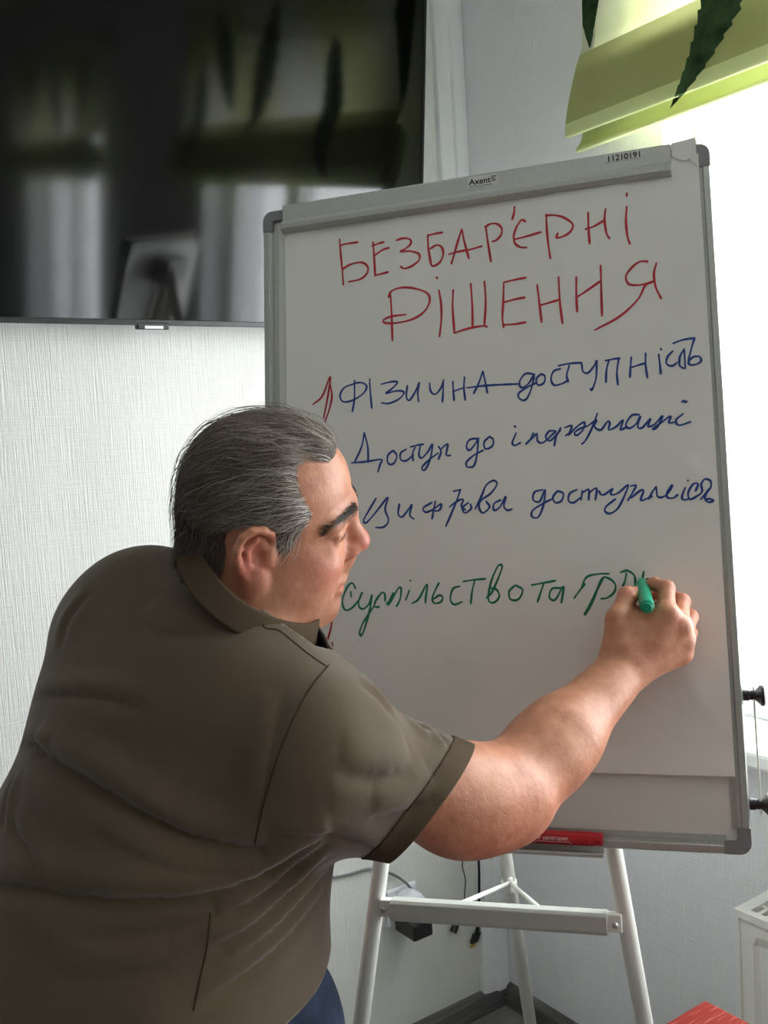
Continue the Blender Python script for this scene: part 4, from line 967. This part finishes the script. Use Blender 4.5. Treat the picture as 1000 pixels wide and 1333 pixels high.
# ---------------------------------------------------------------- polo shirt
M_shirt = mat('brown_olive_jersey', (82, 69, 53), .86, spec=.18, sheen=.25, noise=(6, 3), var=.06, bump=[((950, 950, 950), .35, .0006), ((70, 70, 70), .12, .003)])
M_rib = mat('brown_olive_rib_knit', (74, 62, 48), .9, spec=.12, bump=[((700, 700, 700), .6, .0008)])
M_thread = mat('brown_seam_thread', (58, 48, 38), .9, spec=.1)
CUFF = V(558, 1050, 1.095); CUN = RIGHT * .74 + DOWN * .60 - FWD * .10; CUN /= np.linalg.norm(CUN)
SHIRT = [(Ell(f.c, f.r + .022, f.R) if isinstance(f, Ell) else Cone(f.a, f.b, f.ra + .018, f.rb + .018), k, o) for f, k, o in TRUNK]
SHIRT += [(Ell(V(172, 1290, 1.115), (.180, .185, .23), TR), .10, '+'), (Cone(V(406, 988, 1.03), V(640, 1068, 1.15), .081, .071), .045, '+')]
SHIRT += [(Cone(V(292, 838, 1.125), V(314, 800, 1.11), .085, .072), .05, '+')]
LS1 = SHL + (ELBL - SHL) * .85
SHIRT += [(Cone(SHL, LS1, .088, .072), .05, '+')]
cc_ = np.array([f.bc for f, k, o in SHIRT]); rr_ = np.array([f.br for f, k, o in SHIRT])
sv, sf = surface(lambda p, c, H: sdf(SHIRT, p, c, H), (cc_ - rr_[:, None]).min(0) - .03, (cc_ + rr_[:, None]).max(0) + .03, .0042)
sv = smooth_mesh(sv, sf, 3)
sn = vnormals(sv, sf)
sbt = BVHTree.FromPolygons([Vector(v) for v in sv], sf.tolist())
def lift(pts, n=5):
    """photo line -> points on the shirt"""
    out = []
    for x, y in catmull(pts, n):
        h_ = on_surface(sbt, x, y, 0)
        if h_ is not None: out.append(h_)
    return np.array(out)
# folds: (line, depth of the groove, bulge above it, width)
FOLDS = [
 ([(45, 975), (75, 990), (110, 1010), (160, 1040), (200, 1063), (250, 1085), (300, 1096), (345, 1099)], .008, .012, .020),
 ([(-20, 1148), (40, 1153), (110, 1166), (180, 1168), (250, 1164), (310, 1148), (360, 1124), (400, 1100), (430, 1090)], .008, .012, .020),
 ([(90, 1215), (160, 1212), (230, 1200), (300, 1178), (350, 1150)], .003, .004, .02),
 ([(285, 1192), (330, 1168), (380, 1128), (430, 1095)], .006, .007, .014),
 ([(270, 1235), (320, 1205), (375, 1155), (425, 1110)], .005, .006, .013),
 ([(300, 1250), (350, 1210), (395, 1165), (425, 1135)], .004, .005, .012),
 ([(262, 1305), (320, 1265), (375, 1215), (418, 1165)], .004, .004, .012),
 ([(40, 905), (70, 902), (110, 903), (150, 908), (200, 925)], .004, .005, .014),
 ([(28, 965), (45, 968), (62, 980)], .006, .006, .012), ([(18, 1060), (25, 1085), (45, 1110), (60, 1140)], .003, .003, .012),
 ([(20, 1010), (12, 1040), (5, 1085)], .003, .004, .010),
 ([(78, 845), (85, 815), (100, 790), (118, 770)], .002, .003, .012),
 ([(180, 805), (220, 822), (280, 818), (330, 800)], .002, .004, .025),
 ([(230, 735), (260, 760), (300, 778), (345, 805)], .002, .003, .014),
 ([(440, 1003), (490, 1007), (535, 1000)], .004, .005, .024), ([(480, 1062), (530, 1052), (568, 1030)], .004, .005, .024),
 ([(555, 938), (570, 958), (582, 972)], .004, .004, .010), ([(525, 920), (540, 940), (560, 955)], .003, .004, .009), ([(470, 890), (490, 905), (515, 935)], .003, .003, .012),
 ([(120, 1080), (200, 1118), (280, 1130), (340, 1118)], .002, .005, .022), ([(60, 1260), (140, 1268), (220, 1250)], .002, .004, .024), ([(365, 900), (352, 960), (338, 1030)], .0015, .003, .016),
 ([(345, 1085), (400, 1082), (450, 1090), (500, 1108)], .003, .003, .014)]
disp = np.zeros(len(sv))
for line, g_, b_, w_ in FOLDS:
    P = lift(line)
    if len(P) < 3: continue
    best = np.full(len(sv), 9.0); sgn = np.zeros(len(sv)); tt = np.zeros(len(sv))
    cand = np.where((sv > P.min(0) - .09).all(1) & (sv < P.max(0) + .09).all(1))[0]
    mid_n = sn[np.argmin(((sv - P[len(P) // 2]) ** 2).sum(1))]; tot = P[-1] - P[0]; osg = 1.0 if np.cross(mid_n, tot)[2] >= 0 else -1.0
    for i in range(len(P) - 1):
        ab = P[i + 1] - P[i]; t = np.clip(((sv[cand] - P[i]) @ ab) / (ab @ ab + 1e-12), 0, 1); q = sv[cand] - P[i] - t[:, None] * ab; dd = np.linalg.norm(q, axis=1)
        up = np.cross(sn[cand], ab); up /= np.linalg.norm(up, axis=1)[:, None] + 1e-9; up *= osg
        m = dd < best[cand]; best[cand[m]] = dd[m]; sgn[cand[m]] = np.sign((q * up).sum(1))[m]; tt[cand[m]] = ((i + t) / (len(P) - 1))[m]
    s_ = best * sgn; taper = np.sin(np.clip(tt, 0, 1) * math.pi) ** .5; end = np.where((tt <= 0) | (tt >= 1), np.exp(-(best / w_) ** 2), 1)
    disp += taper * end * (-g_ * np.exp(-((s_ + .2 * w_) / (w_ * .45)) ** 2) + b_ * np.where(s_ > 0, np.exp(-((s_ - w_ * .7) / (w_ * .95)) ** 2), .25 * np.exp(-((s_ + w_ * 1.5) / w_) ** 2)))
disp += .0016 * np.sin(sv[:, 2] * 34 + 5 * np.sin(sv[:, 0] * 9)) * np.sin(sv[:, 0] * 21 + sv[:, 1] * 17)
sv = sv + sn * disp[:, None]; sv = smooth_mesh(sv, sf, 2)
bm = bmesh.new(); vv = [bm.verts.new(v) for v in sv]
for q in sf: bm.faces.new([vv[i] for i in q])
def cut(co, no, sel, lim=None):
    """slice with a plane and drop what lies beyond, only where sel(point) is true"""
    fs = [f for f in bm.faces if sel(np.array(f.calc_center_median()))]
    geom = list({v for f in fs for v in f.verts}) + list({e for f in fs for e in f.edges}) + fs
    bmesh.ops.bisect_plane(bm, geom=geom, plane_co=Vector(co), plane_no=Vector(no), dist=1e-5)
    if lim is None: return
    kill = [f for f in bm.faces if sel(np.array(f.calc_center_median())) and (f.calc_center_median() - Vector(co)).dot(Vector(no)) > 0]
    bmesh.ops.delete(bm, geom=kill, context='FACES')
s_arm = lambda p: (p - CUFF) @ CUN > -.07 and np.linalg.norm(p - CUFF) < .25 and (p - V(455, 1100, 1.08)) @ RIGHT > .0
cut(CUFF, CUN, s_arm, True); cut(CUFF - CUN * .026, CUN, s_arm)
LCN = (LS1 - SHL) / np.linalg.norm(LS1 - SHL); LCC = SHL + (LS1 - SHL) * .93
cut(LCC, LCN, lambda p: np.linalg.norm(p - LCC) < .16 and (p - LCC) @ LCN > -.03 and np.linalg.norm(np.cross(p - LCC, LCN)) < .10, True)
HEM = V(330, 1335, 1.0); HEMN = DOWN * .93 + RIGHT * .22 - FWD * .1
HEMN = np.array([.10, -.05, -1.0]); HEMN /= np.linalg.norm(HEMN)
cut(HEM, HEMN, lambda p: p[2] < HEM[2] + .12 and (p - CUFF) @ RIGHT < .2, True)
NKC = V(330, 772, 1.10); NKN = RIGHT * .57 - DOWN * .80 - FWD * .07; NKN /= np.linalg.norm(NKN)
cut(NKC - NKN * .03, NKN, lambda p: np.linalg.norm((p - NKC) - NKN * ((p - NKC) @ NKN)) < .077 and abs((p - NKC) @ NKN) < .1, True)
cut(NKC + NKN * .008, NKN, lambda p: np.linalg.norm((p - NKC) - NKN * ((p - NKC) @ NKN)) < .115 and abs((p - NKC) @ NKN) < .1, True)
# drop loose scraps: keep the largest island
seen = set(); best = []
for f in bm.faces:
    if f in seen: continue
    st = [f]; isl = []; seen.add(f)
    while st:
        a_ = st.pop(); isl.append(a_)
        for e in a_.edges:
            for g in e.link_faces:
                if g not in seen: seen.add(g); st.append(g)
    if len(isl) > len(best): best = isl
bs = set(best); bmesh.ops.delete(bm, geom=[f for f in bm.faces if f not in bs], context='FACES')
bm.normal_update()
me = bpy.data.meshes.new('polo_shirt')
# cuff band taken off as its own part
base = np.array(person['_o'])
band = [f for f in bm.faces if s_arm(np.array(f.calc_center_median())) and (np.array(f.calc_center_median()) - CUFF) @ CUN > -.026]
cvx, cfx, mp = [], [], {}
for f in band:
    q = []
    for v in f.verts:
        if v not in mp: mp[v] = len(cvx); cvx.append(np.array(v.co) + np.array(v.normal) * .0005)
        q.append(mp[v])
    cfx.append(tuple(q))
bm.to_mesh(me); bm.free()
for v in me.vertices: v.co = v.co - Vector(base)
shirt = link('polo_shirt', me, M_shirt, person, True, base=base, recalc=False)
md = shirt.modifiers.new('thickness', 'SOLIDIFY'); md.thickness = .003; md.offset = -1
cuf = MB().add(cvx, cfx).build('sleeve_cuff', M_rib, shirt, smooth=True)
md = cuf.modifiers.new('thickness', 'SOLIDIFY'); md.thickness = .0018; md.offset = 0
# seams
sv2 = np.array([v.co for v in me.vertices]) + base
sbt2 = BVHTree.FromPolygons([Vector(v) for v in sv2], [tuple(p.vertices) for p in me.polygons])
SEAMS = {'shoulder_seam': [(340, 810), (347, 818), (362, 820), (378, 832), (400, 850), (426, 868)],
         'armhole_seam': [(428, 866), (405, 895), (385, 930), (362, 985), (345, 1040), (332, 1098)],
         'side_seam': [(274, 1188), (270, 1230), (262, 1268), (252, 1316)]}
for nm, ln in SEAMS.items():
    P = [on_surface(sbt2, x, y, .0002) for x, y in catmull(ln, 8)]; P = [p for p in P if p is not None]
    if len(P) > 3: MB().tube(P, .0008, 6).build(nm, M_thread, shirt, smooth=True)
# collar: a folded rib-knit band round the neck
CX = np.cross(FWD, NKN); CX /= np.linalg.norm(CX); CY = np.cross(NKN, CX)
def ring(rx, ry, h, dx=0, n=72):
    return [NKC + CX * (rx * math.cos(a) + dx) + CY * (ry * math.sin(a)) + NKN * (h + .006 * math.cos(2 * a)) for a in np.linspace(0, 2 * math.pi, n, endpoint=False)]
def rings_mesh(rs):
    n = len(rs[0]); vs = [p for r in rs for p in r]
    return MB().add(vs, [(i * n + j, i * n + (j + 1) % n, (i + 1) * n + (j + 1) % n, (i + 1) * n + j) for i in range(len(rs) - 1) for j in range(n)])
col = rings_mesh([ring(.073, .082, -.022), ring(.073, .084, .000), ring(.074, .086, .010), ring(.077, .089, .0125), ring(.080, .092, .010), ring(.085, .097, -.002), ring(.092, .104, -.013), ring(.093, .105, -.0155), ring(.090, .102, -.0155)])
col.build('collar', M_rib, shirt, smooth=True)
# ---------------------------------------------------------------- trousers and shoes
M_jean = mat('dark_blue_denim', (46, 56, 74), .85, spec=.15, noise=(40, 4), var=.18, bump=[((600, 600, 600), .4, .0008), ((18, 18, 18), .3, .008)])
TROU = [(Ell(V(195, 1378, 1.12), (.205, .180, .17), TR), .08, '+')]
for a_, b_, ra, rb in LEGS: TROU.append((Cone(a_, b_, ra + .012, rb + .014), .04, '+'))
TROU.append((Ell(V(380, 1335, 1.10), (.05, .05, .09)), .08, '+'))
WST = V(200, 1270, 1.1)[2]
TROU.append((Cone(ANR + np.array([0, 0, .13]), ANR + np.array([0, 0, .0]), .068, .074), .03, '+')); TROU.append((Cone(ANL + np.array([0, 0, .13]), ANL, .068, .074), .03, '+'))
cc_ = np.array([f.bc for f, k, o in TROU]); rr_ = np.array([f.br for f, k, o in TROU])
cutz = .045
def tr_fn(p, c, H): return np.maximum(np.maximum(sdf(TROU, p, c, H + .1), p[..., 2] - WST), cutz - p[..., 2])
tv_, tf_ = surface(tr_fn, (cc_ - rr_[:, None]).min(0) - .02, (cc_ + rr_[:, None]).max(0) + .02, .007)
tv_ = smooth_mesh(tv_, tf_, 2)
mesh_from('jeans', tv_, tf_, M_jean, person)
M_shoe = mat('black_shoe_leather', (30, 28, 27), .4); M_sole = mat('dark_rubber_sole', (20, 20, 20), .7)
for a_ in (ANR, ANL):
    sp = [(Flat(a_ - HF * .045 - np.array([0, 0, .030]), a_ + HF * .165 - np.array([0, 0, .042]), .046, .043, (0, 0, 1), .82), .02, '+'), (Cone(a_ - HF * .02, a_ + np.array([0, 0, .01]), .048, .046), .03, '+')]
    lo_ = a_ - .26; hi_ = a_ + .26
    fn = lambda p, c, H: np.maximum(sdf(sp, p, c, H + .05), .014 - p[..., 2])
    v_1, f_1 = surface(fn, lo_, hi_, .006); v_1 = smooth_mesh(v_1, f_1, 2)
    sh = mesh_from('shoe', v_1, f_1, M_shoe, person)
    out = []
    for a in np.linspace(0, 2 * math.pi, 32, endpoint=False):
        c_ = a_ + HF * (.06 + .150 * math.cos(a)) + HRT * (.048 - .006 * math.cos(a)) * math.sin(a); out.append((c_[0], c_[1]))
    MB().extrude(out, ((0, 0, 0), (1, 0, 0), (0, 1, 0), (0, 0, 1)), .0, .018).build('sole', M_sole, sh, bevel=.003)
print('shirt etc', _time.time() - _t0)
# ================================================================== the green marker in the hand
M_grn = mat('green_marker_plastic', (0, 150, 112), .3)
e0 = V(843, 791, 1.268); tip = onboard(834, 753, .0055)[0]
dm = e0 - tip; Lm = np.linalg.norm(dm); dm /= Lm
gm = thing('green_marker', 'green marker held in the hand, its round end towards the viewer', 'marker', e0)
MB().lathe(e0, -dm, [(0, .0052), (.0015, .0066), (.0022, .0068), (.0024, .0080), (.0035, .0090), (.006, .0094), (Lm - .030, .0092), (Lm - .028, .0070), (Lm - .016, .0048), (Lm - .006, .0036), (Lm - .005, .0020)], 24).build('barrel', M_grn, gm, smooth=False)
MB().lathe(e0 - dm * (Lm - .005), -dm, [(0, .0019), (.0045, .0012), (.005, .0003)], 12).build('nib', INK['green_line'], gm)
print('person', _time.time() - _t0)
